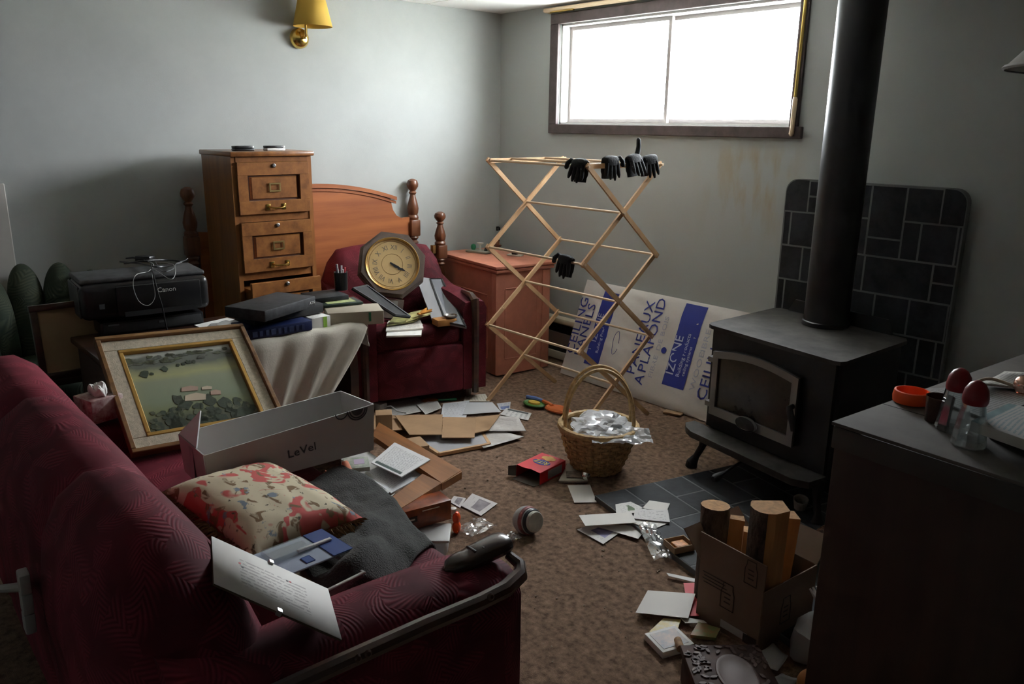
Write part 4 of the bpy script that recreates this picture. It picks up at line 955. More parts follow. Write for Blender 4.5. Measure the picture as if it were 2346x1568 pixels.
# blister pack, clear tub, clip frame
pk = [P(572, 1278, z=.528), P(640, 1330, z=.535), P(778, 1252, z=.535), P(716, 1206, z=.528)]
BP = thing('blister_pack', 'blue and white blister pack with clear window on the sofa', 'pack', pk[0]); 
mk = basis((0, 0, 0), pk[1]-pk[0], pk[3]-pk[0]); wA, hA = (pk[1]-pk[0]).length, (pk[3]-pk[0]).length
def onp(nm, m_, u0, v0, u1, v1, z0, z1, par=BP):
    b = NB(); box(b, ((u0+u1)/2*wA, (v0+v1)/2*hA, (z0+z1)/2), ((u1-u0)*wA, (v1-v0)*hA, z1-z0), bev=.0015, seg=1, mtx=mk); return ob(nm, b, m_, par)
onp('card', printed('pack_print', (.34, .40, .50), (.05, .09, .25), 14, .06, density=.5), 0, 0, 1, 1, 0, .004); onp('blue_end', mat('pack_blue', (.035, .075, .26), .35), 0, .72, 1, 1, .004, .006)
onp('window', glassy('clear_plastic', (.93, .94, .95), .3, .08, .06), .12, .10, .55, .66, .004, .016); onp('white_stick', 'white_plastic', .45, .45, .52, .92, .006, .012); onp('print_block', 'pack_blue', .68, .40, .9, .52, .004, .0055)
TU = thing('clear_tub', 'clear plastic tub of cream contents under the clip frame', 'tub', P(715, 1372, z=.455), R(8))
for nm, c, s in (('wall', (-.09, 0, .035), (.004, .15, .07)), ('wall', (.09, 0, .035), (.004, .15, .07)), ('wall', (0, -.075, .035), (.18, .004, .07)), ('wall', (0, .075, .035), (.18, .004, .07)), ('base', (0, 0, .002), (.18, .15, .004))): bxo(nm, glassy('tub_plastic', (.92, .92, .88), .3, .1, .10), TU, c, s)
b = NB()
for c, s in (((0, .077, .07), (.192, .008, .005)), ((0, -.077, .07), (.192, .008, .005)), ((.092, 0, .07), (.008, .15, .005)), ((-.092, 0, .07), (.008, .15, .005))): box(b, c, s, bev=.0015, seg=1)
ob('rim', b, mat('rim_plastic', (.5, .5, .47), .25), TU); bxo('contents', mat('cream_fill', (.50, .42, .27), .8), TU, (0, 0, .018), (.165, .135, .028), bev=.006)
ck = [Vector((-1.225, .408, .752)), Vector((-1.106, .575, .634)), Vector((-1.251, .628, .642)), Vector((-1.370, .460, .760))]
CF = thing('clip_frame', 'white clip frame with handwritten verse resting on the sofa arm', 'frame', ck[0]); fa, fb = ck[1]-ck[0], ck[3]-ck[0]; fn = fa.cross(fb).normalized()
def onf(nm, m_, u0, v0, u1, v1, z0, z1, par=CF):
    b = NB(); lo = ring(b, [fa*u+fb*v+fn*z0 for u, v in ((u0, v0), (u1, v0), (u1, v1), (u0, v1))]); hi = ring(b, [fa*u+fb*v+fn*z1 for u, v in ((u0, v0), (u1, v0), (u1, v1), (u0, v1))]); b.faces.new(lo[::-1]); b.faces.new(hi); skin(b, lo, hi); return ob(nm, b, m_, par, smooth=0)
onf('backing', mat('hardboard', (.10, .06, .035), .8), 0, 0, 1, 1, 0, .003)
b = NB(); surf(b, lambda u, v: fa*u+fb*v+fn*.0045, 1, 1); ob('verse_sheet', b, printed('verse', (.70, .69, .66), (.26, .24, .24), 15, .22, density=.55), CF, solid=.001)
for u, v in ((.5, 0), (.5, 1)): onf('clip', 'silver', u-.018, v-.03, u+.018, v+.03, -.001, .009)
for u, v, m_ in ((.24, .60, 'ink'), (.22, .66, 'red_card'), (.62, .74, 'ink'), (.645, .75, 'red_card')): onf('drawn_flourish', m_, u-.008, v-.015, u+.010, v+.012, .0052, .0054)
# tissue box behind the painting
TI = thing('tissue_box', 'small red floral tissue box behind the sofa far arm', 'tissue box', (-2.80, .62, .545), R(15))
bxo('carton', mat('red_floral', (.20, .02, .03), .6, var=(28, .6), col2=(.55, .45, .42)), TI, (0, 0, .04), (.11, .11, .08), bev=.004)
b = NB(); bmesh.ops.create_icosphere(b, subdivisions=3, radius=.035)
for v in b.verts: v.co = Vector((v.co.x*1.2, v.co.y*.7, v.co.z*.7+.095)) + Vector((0, 0, .02*fbm(v.co.x*40, v.co.y*40, 1, 2)))
ob('tissue', b, 'white_paper', TI, smooth=20)
# grey segmented fitting at the left edge
GH = thing('grey_plastic_grip', 'grey segmented plastic grip at the lower left edge', 'grip', (0, 0, 0))
ga = P(52, 1310, y=.20); gb = P(70, 1445, y=.20); gs = P(0, 1350, y=.20); GH.location = ga
mat('grip_grey', (.42, .43, .42), .3)
for k in range(3):
    b = NB(); p_ = (gb-ga)*((k+.5)/3); d_ = (gb-ga); box(b, (0, 0, 0), (.020, .03, d_.length/3*.97), bev=.004, mtx=Matrix.Translation(p_+Vector((.004*k*0, 0, 0))) @ d_.to_track_quat('Z', 'Y').to_matrix().to_4x4()); ob('segment', b, 'grip_grey', GH)
b = NB(); tube(b, [(gb-ga)*.25, gs-ga, (gs-ga)*2.0-(gb-ga)*.25], .010, 10); ob('tube', b, 'grip_grey', GH)
b = NB(); tube(b, [(gs-ga)*2.0-(gb-ga)*.25, Vector(((gs-ga).x*2, (gs-ga).y*2, -ga.z+.0))], .012, 10); ob('stand', b, 'black_matte', GH)
# ================================================================= on the armchair
def chair_pt(x, y, z): return AC.matrix_basis @ Vector((x, y, z))
SZ = .448
CK = thing('octagon_clock', 'octagonal wooden wall clock with Roman dial leaning in the armchair', 'clock', P(898, 607, x=-3.80))
n_ = Vector((.84, -.40, .36)).normalized(); upc = (Vector((0, 0, 1)) - n_*n_.z).normalized(); rtc = upc.cross(n_)
a_ = R(-9); ex_ = rtc*math.cos(a_)+upc*math.sin(a_); ey_ = -rtc*math.sin(a_)+upc*math.cos(a_); mk_ = basis((0, 0, 0), ex_, ey_)
mat('clock_wood', (.15, .11, .09), .5, var=(14, .3)); mat('dial', (.68, .48, .22), .5, var=(4, .1)); mat('numeral', (.20, .18, .14), .6)
def octo(r, z0, z1, m_, nm, par=CK, n=8, off=22.5):
    b = NB(); prism(b, [(r*math.cos(R(off+i*360/n)), r*math.sin(R(off+i*360/n))) for i in range(n)], z0, z1, mk_); return ob(nm, b, m_, par, smooth=0 if n == 8 else 35)
octo(.196, -.045, .0, 'clock_wood', 'case'); octo(.186, .0, .014, 'clock_wood', 'case_step')
b = NB(); rr0, rr1 = .180, .150
for i in range(8):
    a0_, a1_ = R(22.5+i*45), R(67.5+i*45); prism(b, [(rr0*math.cos(a0_), rr0*math.sin(a0_)), (rr0*math.cos(a1_), rr0*math.sin(a1_)), (rr1*math.cos(a1_), rr1*math.sin(a1_)), (rr1*math.cos(a0_), rr1*math.sin(a0_))], .014, .03, mk_)
bmesh.ops.remove_doubles(b, verts=b.verts, dist=.0005); ob('bezel_wood', b, 'clock_wood', CK, smooth=0)
b = NB(); lathe(b, [(.150, .012), (.153, .026), (.147, .034), (.139, .028), (.138, .012)], 48, mk_, cap=False); ob('brass_bezel', b, 'gilt', CK)
DL = octo(.142, .012, .017, 'dial', 'dial', n=48)
for r0_, nm in ((.058, 'inner_ring'), (.128, 'chapter_ring')):
    b = NB(); lathe(b, [(r0_-.0012, .0172), (r0_, .0185), (r0_+.0012, .0172)], 48, mk_, cap=False); ob(nm, b, mat('ring_brown', (.30, .17, .05), .5), DL)
for i, t_ in enumerate(('XII', 'I', 'II', 'III', 'IIII', 'V', 'VI', 'VII', 'VIII', 'IX', 'X', 'XI')):
    lettering(t_, .038, 'numeral', DL, mk_ @ Matrix.Rotation(-i*math.pi/6, 4, 'Z') @ Matrix.Translation((0, .083, .0176)), name='numeral', align='CENTER', sx=.85)
for ang, ln, w_ in ((-118, .060, .008), (-112, .085, .006)):
    b = NB(); mm = mk_ @ Matrix.Rotation(R(ang), 4, 'Z'); prism(b, [(-w_*.5, -.015), (w_*.5, -.015), (w_, ln*.4), (w_*.4, ln*.6), (w_*1.1, ln*.72), (0, ln), (-w_*1.1, ln*.72), (-w_*.4, ln*.6), (-w_, ln*.4)], .019, .0205, mm); ob('hand', b, 'ink', DL)
b = NB(); prism(b, [(-.085, -.19), (.085, -.19), (.082, -.265), (.05, -.30), (-.05, -.30), (-.082, -.265)], -.045, -.002, mk_); ob('pendulum_box', b, 'clock_wood', CK, smooth=0)
b = NB(); prism(b, [(-.052, -.20), (.052, -.20), (.05, -.262), (-.05, -.262)], -.002, .001, mk_); ob('pendulum_window', b, mat('window_grey', (.35, .34, .32), .3), CK)
# pictures frames standing beside the clock
def lean_panel(name, label, cat, m_, px, zs, th, edge=None, group=None):
    q = [P(*p, z=z) for p, z in zip(px, zs)]; c = q[0]; t = thing(name, label, cat, c, group=group)
    b = NB(); v_ = ring(b, [p-c for p in q]); b.faces.new(v_); ob('panel', b, m_, t, smooth=0, solid=th)
    if edge:
        b = NB(); qq = [p-c for p in q]; cen = sum(qq, Vector())/4; nn = (qq[1]-qq[0]).cross(qq[3]-qq[0]).normalized()
        if nn.dot(Vector((0, 0, CH))-c) < 0: nn = -nn
        for i in range(4):
            a1, a2 = qq[i]*.97+cen*.03 + nn*th*.5, qq[(i+1) % 4]*.97+cen*.03 + nn*th*.5; tube(b, [a1, a2], .006, 4, sq=True)
        ob('frame_edge', b, edge, t, smooth=0)
    return t
lean_panel('grey_folder', 'pale grey folder leaning in the armchair beside clock', 'folder', mat('folder_grey', (.27, .27, .28), .5), [(990, 735), (1030, 735), (985, 640), (952, 635)], [.47, .47, .62, .63], .012)
lean_panel('dark_picture_frame', 'dark picture frame leaning at the right arm of armchair', 'frame', mat('frame_glass_dark', (.16, .165, .18), .2), [(1022, 742), (1069, 752), (1012, 640), (985, 640)], [.46, .455, .61, .62], .012, 'black_plastic')
lean_panel('black_binder', 'black flat binder slanting over the armchair left arm', 'binder', 'black_matte', [(905, 724), (940, 728), (838, 655), (806, 662)], [.53, .51, .66, .675], .014, 'grey_plastic')
for k, (px, z, m_, lb) in enumerate((
    ([(885, 770), (965, 768), (968, 742), (890, 735)], SZ+.012, 'white_paper', 'white papers at the bottom of the armchair pile'),
    ([(884, 758), (970, 752), (962, 730), (888, 738)], SZ+.022, printed('page_a', (.62, .60, .55), (.2, .2, .2), 14), 'printed pages in the armchair paper pile'),
    ([(886, 745), (950, 735), (985, 712), (905, 722)], SZ+.036, mat('mag_olive', (.30, .30, .12), .4, var=(30, .7)), 'olive green magazine on the armchair pile'),
    ([(930, 735), (998, 715), (1000, 703), (940, 716)], SZ+.050, mat('mag_yellow', (.50, .46, .20), .4, var=(30, .6)), 'yellow green brochure in the armchair'))):
    slab('paper_pile', m_, px, z, .008, lb, 'paper', group='papers on the armchair seat')
t = thing('orange_leaf_ornament', 'orange leaf-shaped ornament lying on the armchair papers', 'ornament', P(962, 722, z=SZ+.055))
for k in range(5):
    b = NB(); a_ = R(-40+k*38); prism(b, [(0, 0), (.03, .014), (.06, .006), (.075, 0), (.06, -.008), (.03, -.014)], 0, .006, Matrix.Rotation(a_, 4, 'Z') @ Matrix.Rotation(R(-18), 4, 'Y')); ob('leaf', b, mat('leaf_orange', (.55, .23, .03), .6, var=(30, .4)), t)
OB, L = obox('amber_box', 'small orange brown wooden box on the armchair seat', 'box', mat('amber', (.36, .16, .04), .5), (1003, 750), (1047, 745), SZ+.004, .08, .035, bev=.003)
b = NB(); lathe(b, [(.02, 0), (.034, .006), (.038, .016), (.036, .016), (.03, .008), (0, .006)], 20); t = ob('pewter_dish', b, 'pewter'); t.location = OB.location + Vector((-.025, .04, .036)); tag(t, 'small dull metal dish on the orange brown box', 'dish')
b = NB(); lathe(b, [(.024, 0), (.026, .006), (.026, .02), (.02, .026), (0, .027)], 20); t = ob('brown_tin', b, mat('tin_brown', (.22, .15, .10), .5)); t.location = OB.location + Vector((-.02, .10, -.0)); t.location.z = SZ+.004; tag(t, 'round brown tin behind the orange brown box', 'tin')

# ================================================================= on cabinets
CZ = ht
for px, lb, c2 in (((560, 340), 'dark handset lying at left on the filing cabinet', 'black_plastic'), ((632, 340), 'black phone on a pale base on the filing cabinet', 'white_plastic')):
    p_ = P(*px, x=-3.97); t = thing('phone', lb, 'phone', (-3.99, p_.y, CZ+.001), R(92), 'phones on the filing cabinet')
    bxo('base', c2 if c2 == 'white_plastic' else 'black_plastic', t, (0, 0, .006), (.10, .05, .012), bev=.004); bxo('handset', 'black_plastic', t, (-.005, 0, .018), (.09, .045, .012), bev=.004); bxo('end_cap', 'white_plastic', t, (.048, 0, .018), (.012, .03, .012), bev=.003)
PZ = .697
def onpink(px, py): return P(px, py, z=PZ)
t = thing('letter_scale', 'small old desk scale with grey tray on the pink cabinet', 'scale', onpink(1100, 578), R(15))
bxo('tray', mat('scale_grey', (.22, .21, .17), .5), t, (0, 0, .006), (.17, .10, .012), bev=.004); b = NB(); lathe(b, [(.008, .012), (.006, .05), (.022, .056), (.024, .062), (0, .066)], 14, Matrix.Translation((.0, .0, 0))); ob('weighing_pan', b, mat('pan_white', (.55, .55, .48), .4), t)
b = NB(); lathe(b, [(.012, .012), (.018, .03), (.014, .045), (0, .05)], 12, Matrix.Translation((-.055, 0, 0))); ob('weight', b, 'green_mark', t); b = NB(); tube(b, [(.045, 0, .012), (.05, 0, .04), (.062, 0, .055)], [.012, .008, .004], 8); ob('lever', b, 'black_metal', t)
t = thing('brown_figurine', 'small brown figurine at the back of the pink cabinet', 'figurine', onpink(1140, 566), 0)
b = NB(); lathe(b, [(.022, 0), (.03, .012), (.016, .02), (.012, .035), (.016, .045), (.008, .055), (0, .057)], 12); ob('body', b, 'post_wood', t); b = NB(); bmesh.ops.create_icosphere(b, subdivisions=2, radius=.012, matrix=Matrix.Translation((0, 0, .062))); ob('head', b, 'salmon', t)
t = thing('ink_stand', 'little black ink stand with pale dish on pink cabinet', 'ink stand', onpink(1180, 586), R(20))
bxo('dish', 'pan_white', t, (0, 0, .004), (.10, .05, .008), bev=.003); bxo('inkwell', 'black_plastic', t, (0, 0, .018), (.035, .035, .022), bev=.005); b = NB(); lathe(b, [(.01, .028), (.012, .04), (0, .042)], 12); ob('knob', b, 'pewter', t)

# ================================================================= gloves
mat('glove_black', (.010, .0105, .012), .85, bump=(160, .6))
def glove(name, label, loc, rot, bend=90, spread=1, thumb=1, tup=False):
    """knit glove: cuff and palm one side of the bar, fingers bent over the other by an angle"""
    t = thing(name, label, 'glove', loc, rot=rot, group='black gloves on the drying rack')
    b = NB(); B_ = R(bend)
    def along(s, x, off=0):
        # s runs from cuff (-) to fingertip (+); bent over a bar at s=0
        r = .012
        if s <= -.0: return Vector((x, -.010+off, s))
        if s <= r*B_: a = s/r; return Vector((x, -.010+r*(1-math.cos(a))+off*math.cos(a), r*math.sin(a)+off*math.sin(a)*0))
        a = B_; d = s-r*B_; p = Vector((x, -.010+r*(1-math.cos(a)), r*math.sin(a))); return p + Vector((0, math.sin(a), math.cos(a)))*d
    prev = None
    for i in range(15):
        s = -.085+.145*i/14; w_ = .040 + .006*math.sin(i/14*3.1) - (.004 if i < 3 else 0)
        th = .011
        c = along(s, 0); nx = Vector((1, 0, 0)); tn = (along(s+.002, 0)-along(s-.002, 0)).normalized(); ny = tn.cross(nx)
        cur = ring(b, [c + nx*w_*math.cos(a)+ny*th*math.sin(a) for a in [2*math.pi*k/14 for k in range(14)]])
        if prev: skin(b, prev, cur)
        else: b.faces.new(cur)
        prev = cur
    b.faces.new(prev[::-1])
    for k, (x, ln) in enumerate(((-.031, .062), (-.011, .075), (.010, .070), (.030, .055))):
        pts = [along(.055+ln*j/5, x*(1+.25*spread*j/5)) for j in range(6)]; tube(b, [pts[0]-(pts[1]-pts[0])*.6]+pts, [.010, .0105, .0105, .010, .0095, .008, .004], 8)
    sx = .042*thumb
    p0 = along(.01, sx*.8)
    if tup: tube(b, [p0, p0+Vector((.010*thumb, 0, .02)), p0+Vector((.014*thumb, .004, .045)), p0+Vector((.012*thumb, .008, .075)), p0+Vector((.010*thumb, .008, .084))], [.013, .0125, .0115, .0105, .005], 8)
    else: tube(b, [along(.0, sx*.75), along(.022, sx*1.25), along(.042, sx*1.5), along(.062, sx*1.55), along(.068, sx*1.55)], [.013, .0125, .0115, .0105, .005], 8)
    ob('knit', b, 'glove_black', t, smooth=60); return t
gz = 1.338
glove('glove', 'black knit glove flopped over the rack left top corner', RK.location+Vector((.315, ry0-.002, gz)), (R(6), 0, R(186)), 168, 1.4, 1)
glove('glove', 'black knit glove hanging over the top middle of rack', RK.location+Vector((.352, -.10, gz+.012)), (R(-4), 0, R(262)), 170, 1.2, -1)
g3 = glove('glove', 'black knit glove with thumb pointing up on rack corner', RK.location+Vector((.352, .06, gz+.018)), (R(4), R(6), R(268)), 160, .8, -1, tup=True)
glove('glove', 'black knit glove at the right end of rack top', RK.location+Vector((.345, .185, gz+.014)), (R(-10), R(8), R(255)), 165, 1, 1)
glove('glove', 'single black glove dangling from a lower rack dowel', RK.location+Vector((.245, ry0-.002, zz[2]+.012)), (R(3), R(-4), R(184)), 174, 1.0, 1)

# ================================================================= basket
BC = Vector((-2.315, 2.525, 0))
BS = thing('wicker_basket', 'wicker basket with tall looped handle holding crumpled plastic', 'basket', BC)
mat('wicker', (.46, .29, .12), .7, var=(60, .45), bump=(80, .4)); mat('wicker_light', (.50, .33, .14), .6, var=(50, .35))
def br(z): return .105 + (.17-.105)*math.sin(min(1, z/.21)*1.35)/math.sin(1.35)
b = NB(); lathe(b, [(br(.006)-.008, .006)]+[(br(z)-.006, z) for z in (.03, .07, .11, .15, .19)], 36, cap=False); lathe(b, [(0, .004), (br(.006)-.006, .006)], 36, cap=False); ob('lining', b, 'wicker', BS)
nst = 26
for k in range(nst):
    a = 2*math.pi*k/nst; b = NB(); tube(b, [(br(z)*math.cos(a), br(z)*math.sin(a), z) for z in (.004, .05, .1, .15, .20)], .0038, 5); ob('stake', b, 'wicker', BS)
for i in range(12):
    z = .012+i*.0155; b = NB(); nn = 104; prev = None; first = None
    for j in range(nn):
        a = 2*math.pi*j/nn; r0_ = br(z)+.0045*math.cos(nst/2*a+math.pi*(i % 2)); c = Vector((r0_*math.cos(a), r0_*math.sin(a), z)); er = Vector((math.cos(a), math.sin(a), 0))
        cur = ring(b, [c+er*.0035*math.cos(t_)+Vector((0, 0, .0075*math.sin(t_))) for t_ in (0, 1.57, 3.14, 4.71)])
        if prev: skin(b, prev, cur)
        else: first = cur
        prev = cur
    skin(b, prev, first); ob('weave_row', b, 'wicker', BS, smooth=50)
b = NB(); prev = None; first = None
for j in range(72):
    a = 2*math.pi*j/72; c = Vector(((br(.2)+.002)*math.cos(a), (br(.2)+.002)*math.sin(a), .207)); er = Vector((math.cos(a), math.sin(a), 0)); rr_2 = .014*(1+.10*math.sin(24*a))
    cur = ring(b, [c+er*rr_2*math.cos(t_)+Vector((0, 0, rr_2*math.sin(t_))) for t_ in [2*math.pi*k/8 for k in range(8)]])
    if prev: skin(b, prev, cur)
    else: first = cur
    prev = cur
skin(b, prev, first); ob('rim', b, 'wicker_light', BS)
hd = Vector((.655, .756, 0)); hn = Vector((-.756, .655, 0))
for s in (-1, 1):
    b = NB(); pts = []
    for i in range(21):
        a = math.pi*i/20; pts.append(hd*(.152*math.cos(a)) + hn*s*(.030+.018*abs(math.cos(a))**2) + Vector((0, 0, .19+.285*math.sin(a)**.8)))
    tube(b, pts, .0085, 8); ob('handle', b, 'wicker_light', BS)
CPl = thing('crumpled_plastic', 'crumpled clear plastic packaging heaped in the basket', 'plastic', BC+Vector((.02, 0, .17)))
b = NB(); bmesh.ops.create_icosphere(b, subdivisions=4, radius=1)
for v in b.verts:
    n0 = v.co.copy(); k = 1+.33*mnoise.noise(n0*2.6)+.18*mnoise.noise(n0*7); v.co = Vector((n0.x*.135*k, n0.y*.135*k, n0.z*.055*k+.03))
ob('film', b, glassy('bag_film', (.95, .96, .97), .3, .22, .42), CPl, smooth=18)
b = NB()
surf(b, lambda u, v: hd*(-.06+.26*u) - hn*(.06+.13*v) + Vector((0, 0, .055-.02*v+.02*mnoise.noise(Vector((u*5, v*4, 2)))+.008*mnoise.noise(Vector((u*17, v*13, 5))))), 20, 14); ob('film_edge', b, 'bag_film', CPl, smooth=18)
t = thing('grey_dome_cover', 'grey plastic lid with black knob inside the basket', 'lid', BC+Vector((.03, .07, .2)), rot=(R(10), R(-8), 0))
b = NB(); lathe(b, [(.062, 0), (.06, .012), (.03, .03), (.01, .034), (0, .034)], 22); ob('dome', b, mat('lid_grey', (.22, .22, .21), .4), t); b = NB(); lathe(b, [(.008, .034), (.013, .045), (.010, .056), (0, .058)], 12); ob('knob', b, 'black_plastic', t)

# ================================================================= floor: around the basket
RZ = thing('cracker_box', 'red cracker box lettered RITZ lying open on the carpet', 'cracker box', P(1200, 1090, z=0))
za = .055; c4 = [P(1183, 1066, z=za), P(1237, 1085, z=za), P(1290, 1043, z=za), P(1216, 1029, z=za)]
o_ = c4[0].copy(); o_.z = 0; RZ.location = o_; ex_ = (c4[1]-c4[0]); ex_.z = 0; ey_ = ex_.orthogonal(); ey_ = Vector((-ex_.y, ex_.x, 0)); wR = ex_.length; lR = .185
mr = basis((0, 0, 0), ex_, ey_)
mat('ritz_red', (.62, .022, .03), .45); mat('box_inside', (.10, .085, .07), .8)
def rz(nm, m_, pts, th=.0015): b = NB(); b.faces.new(ring(b, [mr @ Vector(p) for p in pts])); return ob(nm, b, m_, RZ, smooth=0, solid=th)
tp = rz('top_face', 'ritz_red', [(0, .006, za), (wR*.3, 0, za), (wR*.6, .008, za), (wR, 0, za), (wR, lR, za), (0, lR, za)]); rz('bottom_face', 'box_inside', [(0, 0, .001), (wR, 0, .001), (wR, lR, .001), (0, lR, .001)]); rz('side_face', 'ritz_red', [(wR, 0, 0), (wR, lR, 0), (wR, lR, za), (wR, 0, za)]); rz('side_face', 'ritz_red', [(0, 0, 0), (0, lR, 0), (0, lR, za), (0, 0, za)]); rz('end_face', 'ritz_red', [(0, lR, 0), (wR, lR, 0), (wR, lR, za), (0, lR, za)]); rz('end_flap', 'box_inside', [(0, 0, .001), (wR, 0, .001), (wR*.95, -.035, -.0+.002), (wR*.05, -.035, .002)]); rz('end_flap', 'box_inside', [(0, 0, .004), (0, 0, za), (-.03, -.02, za*.9), (-.03, -.02, .004)])
rz('nutrition_panel', mat('panel_grey', (.35, .33, .33), .6), [(wR+.002, lR*.3, .008), (wR+.002, lR*.85, .008), (wR+.002, lR*.85, za-.008), (wR+.002, lR*.3, za-.008)], .0005)
bR = NB(); prism(bR, [(wR*.5+.045*math.cos(t_), lR*.52+.026*math.sin(t_)) for t_ in [2*math.pi*i/20 for i in range(20)]], za+.001, za+.0016, mr); ob('logo_oval', bR, 'blue_ink', tp)
lettering('RITZ', .042, 'yellow_ink', tp, mr @ Matrix.Translation((wR*.5, lR*.52+.014, za+.0022)) @ Matrix.Rotation(math.pi, 4, 'Z'), align='CENTER', sx=.85)
for k, (u, v) in enumerate(((.35, .8), (.5, .85), (.65, .8), (.55, .74))):
    b = NB(); lathe(b, [(.017, 0), (.017, .0006), (0, .0008)], 14, mr @ Matrix.Translation((wR*u, lR*v, za+.0012+.0004*k))); ob('printed_cracker', b, mat('cracker', (.68, .36, .08), .6), tp)
GB = thing('ball_tin', 'round pale ball with dark ring and white cap on carpet', 'ball', P(1206, 1222, z=0)+Vector((0, 0, .054)))
b = NB(); bmesh.ops.create_uvsphere(b, u_segments=28, v_segments=18, radius=.054); ob('ball', b, mat('ball_grey', (.40, .40, .40), .45, var=(6, .3)), GB)
dcap = (Vector((0, 0, CH))-GB.location).normalized()*.75 + rt0*.62 - Vector((0, 0, .12)); mcap = dcap.to_track_quat('Z', 'Y').to_matrix().to_4x4()
b = NB(); lathe(b, [(.047, .028), (.0485, .032), (.044, .039), (.040, .040)], 30, mcap, cap=False); ob('dark_ring', b, mat('ring_dark', (.03, .033, .04), .4), GB)
b = NB(); lathe(b, [(.040, .036), (.040, .049), (.036, .053), (0, .054)], 30, mcap); ob('cap', b, mat('cap_cream', (.48, .47, .42), .5, var=(14, .3)), GB)
b = NB(); lathe(b, [(.0535, .008), (.052, .016), (.0495, .024)], 30, mcap, cap=False); ob('red_band', b, mat('band_red', (.34, .10, .10), .5, var=(20, .8)), GB, solid=.001)
# silver bell ball
b = NB(); bmesh.ops.create_uvsphere(b, u_segments=20, v_segments=14, radius=.020, matrix=Matrix.Translation((0, 0, .02))); t = ob('silver_bell', b, mat('chrome', (.75, .75, .72), .12, 1)); t.location = P(1342, 1100, z=.026); tag(t, 'small shiny silver ball ornament in front of the basket', 'ornament')
# ---- sheets and cards; px corners, height, material, name, label
A = printed('letter', (.66, .66, .66), (.2, .2, .22), 20, .1, density=.55, pic=(.08, .05, .92, .14), piccol=(.10, .14, .13)); A2 = printed('letter2', (.58, .59, .61), (.22, .22, .25), 20, .1, density=.5)
Bq = printed('coupon', (.66, .65, .62), (.3, .3, .3), 9, .12, density=.45, pic=(.35, .25, .55, .75), piccol=(.18, .26, .14)); Cq = printed('photo_card', (.60, .57, .56), (.35, .3, .3), 8, .1, density=.4, pic=(.15, .35, .85, .8), piccol=(.38, .34, .36)); Dq = printed('flyer', (.52, .50, .46), (.2, .2, .2), 16, .06, density=.6); Eq = printed('violet_photo', (.62, .60, .58), (.3, .3, .3), 9, .12, density=.4, pic=(.35, .3, .95, .85), piccol=(.36, .33, .55)); Fq = printed('envelope', (.68, .66, .62), (.4, .4, .4), 5, .3, density=.25)
sheets = [
 ('postcard', [(1300, 1112), (1352, 1111), (1367, 1151), (1316, 1152)], .005, Fq, 'blank white card lying just below the silver ornament'),
 ('book', [(1280, 1102), (1346, 1102), (1350, 1070), (1300, 1062)], .014, mat('book_tan', (.42, .38, .30), .7), 'thin book lying under the wicker basket edge'),
 ('card', [(1298, 1094), (1332, 1095), (1332, 1080), (1297, 1080)], .019, mat('card_dark', (.20, .16, .12), .6, var=(40, .6)), 'small dark picture card on the thin book'),
 ('envelope', [(1326, 1181), (1446, 1174), (1458, 1198), (1341, 1205)], .036, Fq, 'long white envelope on top of papers on the hearth'),
 ('coupon_sheet', [(1410, 1156), (1445, 1150), (1490, 1172), (1412, 1180)], .031, Bq, 'white coupon with green stamp on the hearth'),
 ('slip', [(1488, 1147), (1535, 1154), (1528, 1170), (1470, 1166)], .031, Fq, 'white slip at the top of the hearth papers'),
 ('form', [(1455, 1168), (1530, 1168), (1535, 1197), (1450, 1188)], .034, printed('form_p', (.64, .63, .62), (.25, .25, .25), 8, .1, density=.45), 'white form with a square stamp on the hearth'),
 ('torn_sheet', [(1450, 1190), (1533, 1198), (1500, 1212), (1452, 1200)], .028, Fq, 'torn white sheet under the stamped form'),
 ('photo_envelope', [(1322, 1214), (1352, 1203), (1418, 1222), (1382, 1247)], .006, Eq, 'white card with violet picture on the carpet'),
 ('long_sheet', [(1362, 1205), (1455, 1203), (1478, 1215), (1462, 1235)], .012, Fq, 'white sheet slanting beside the violet picture card'),
 ('photo_print', [(1056, 1159), (1082, 1131), (1140, 1154), (1102, 1182)], .006, Cq, 'photo print card lying beside the orange toy'),
 ('photo_print', [(1030, 1150), (1040, 1137), (1068, 1142), (1054, 1164)], .003, Cq, 'photo print half hidden under another by wooden frame'),
 ('white_sheet', [(1456, 1404), (1484, 1353), (1593, 1361), (1577, 1417)], .024, Fq, 'large white card on the carpet left of wood carton'),
 ('red_card', [(1566, 1336), (1602, 1336), (1602, 1412), (1578, 1412)], .012, 'red_card', 'red card sticking out from under the wood carton'),
 ('white_strip', [(1527, 1313), (1532, 1320), (1598, 1336), (1600, 1328)], .012, 'white_paper', 'narrow white strip beside the wood carton'),
 ('cream_envelope', [(1555, 1412), (1612, 1422), (1620, 1428), (1570, 1428)], .016, Fq, 'cream envelope corner beneath the large white card'),
 ('cartoon_booklet', [(1487, 1448), (1520, 1417), (1560, 1420), (1548, 1455)], .014, mat('comic', (.50, .46, .30), .5, var=(40, .9), col2=(.5, .36, .05)), 'cartoon booklet with yellow panels on the carpet'),
 ('green_booklet', [(1582, 1455), (1600, 1425), (1650, 1440), (1640, 1462)], .018, mat('booklet_green', (.16, .22, .06), .5, var=(40, .8), col2=(.3, .12, .04)), 'green and red booklet beside the carved box'),
]
for nm, px, z, m_, lb in sheets: slab(nm, m_, px, z, min(z*.6, .012) if nm in ('book', 'cartoon_booklet', 'green_booklet') else .0015, lb, nm.replace('_', ' '))
WB, L = obox('white_paperback', 'white paperback with pale blue cover picture near carved box', 'book', 'white_paper', (1518, 1511), (1590, 1490), 0, .10, .022, bev=.002)
bxo('cover', mat('cover_peach', (.62, .52, .46), .6, var=(25, .35), col2=(.30, .36, .42)), WB, (0, .05, .0225), (L*.8, .075, .001))
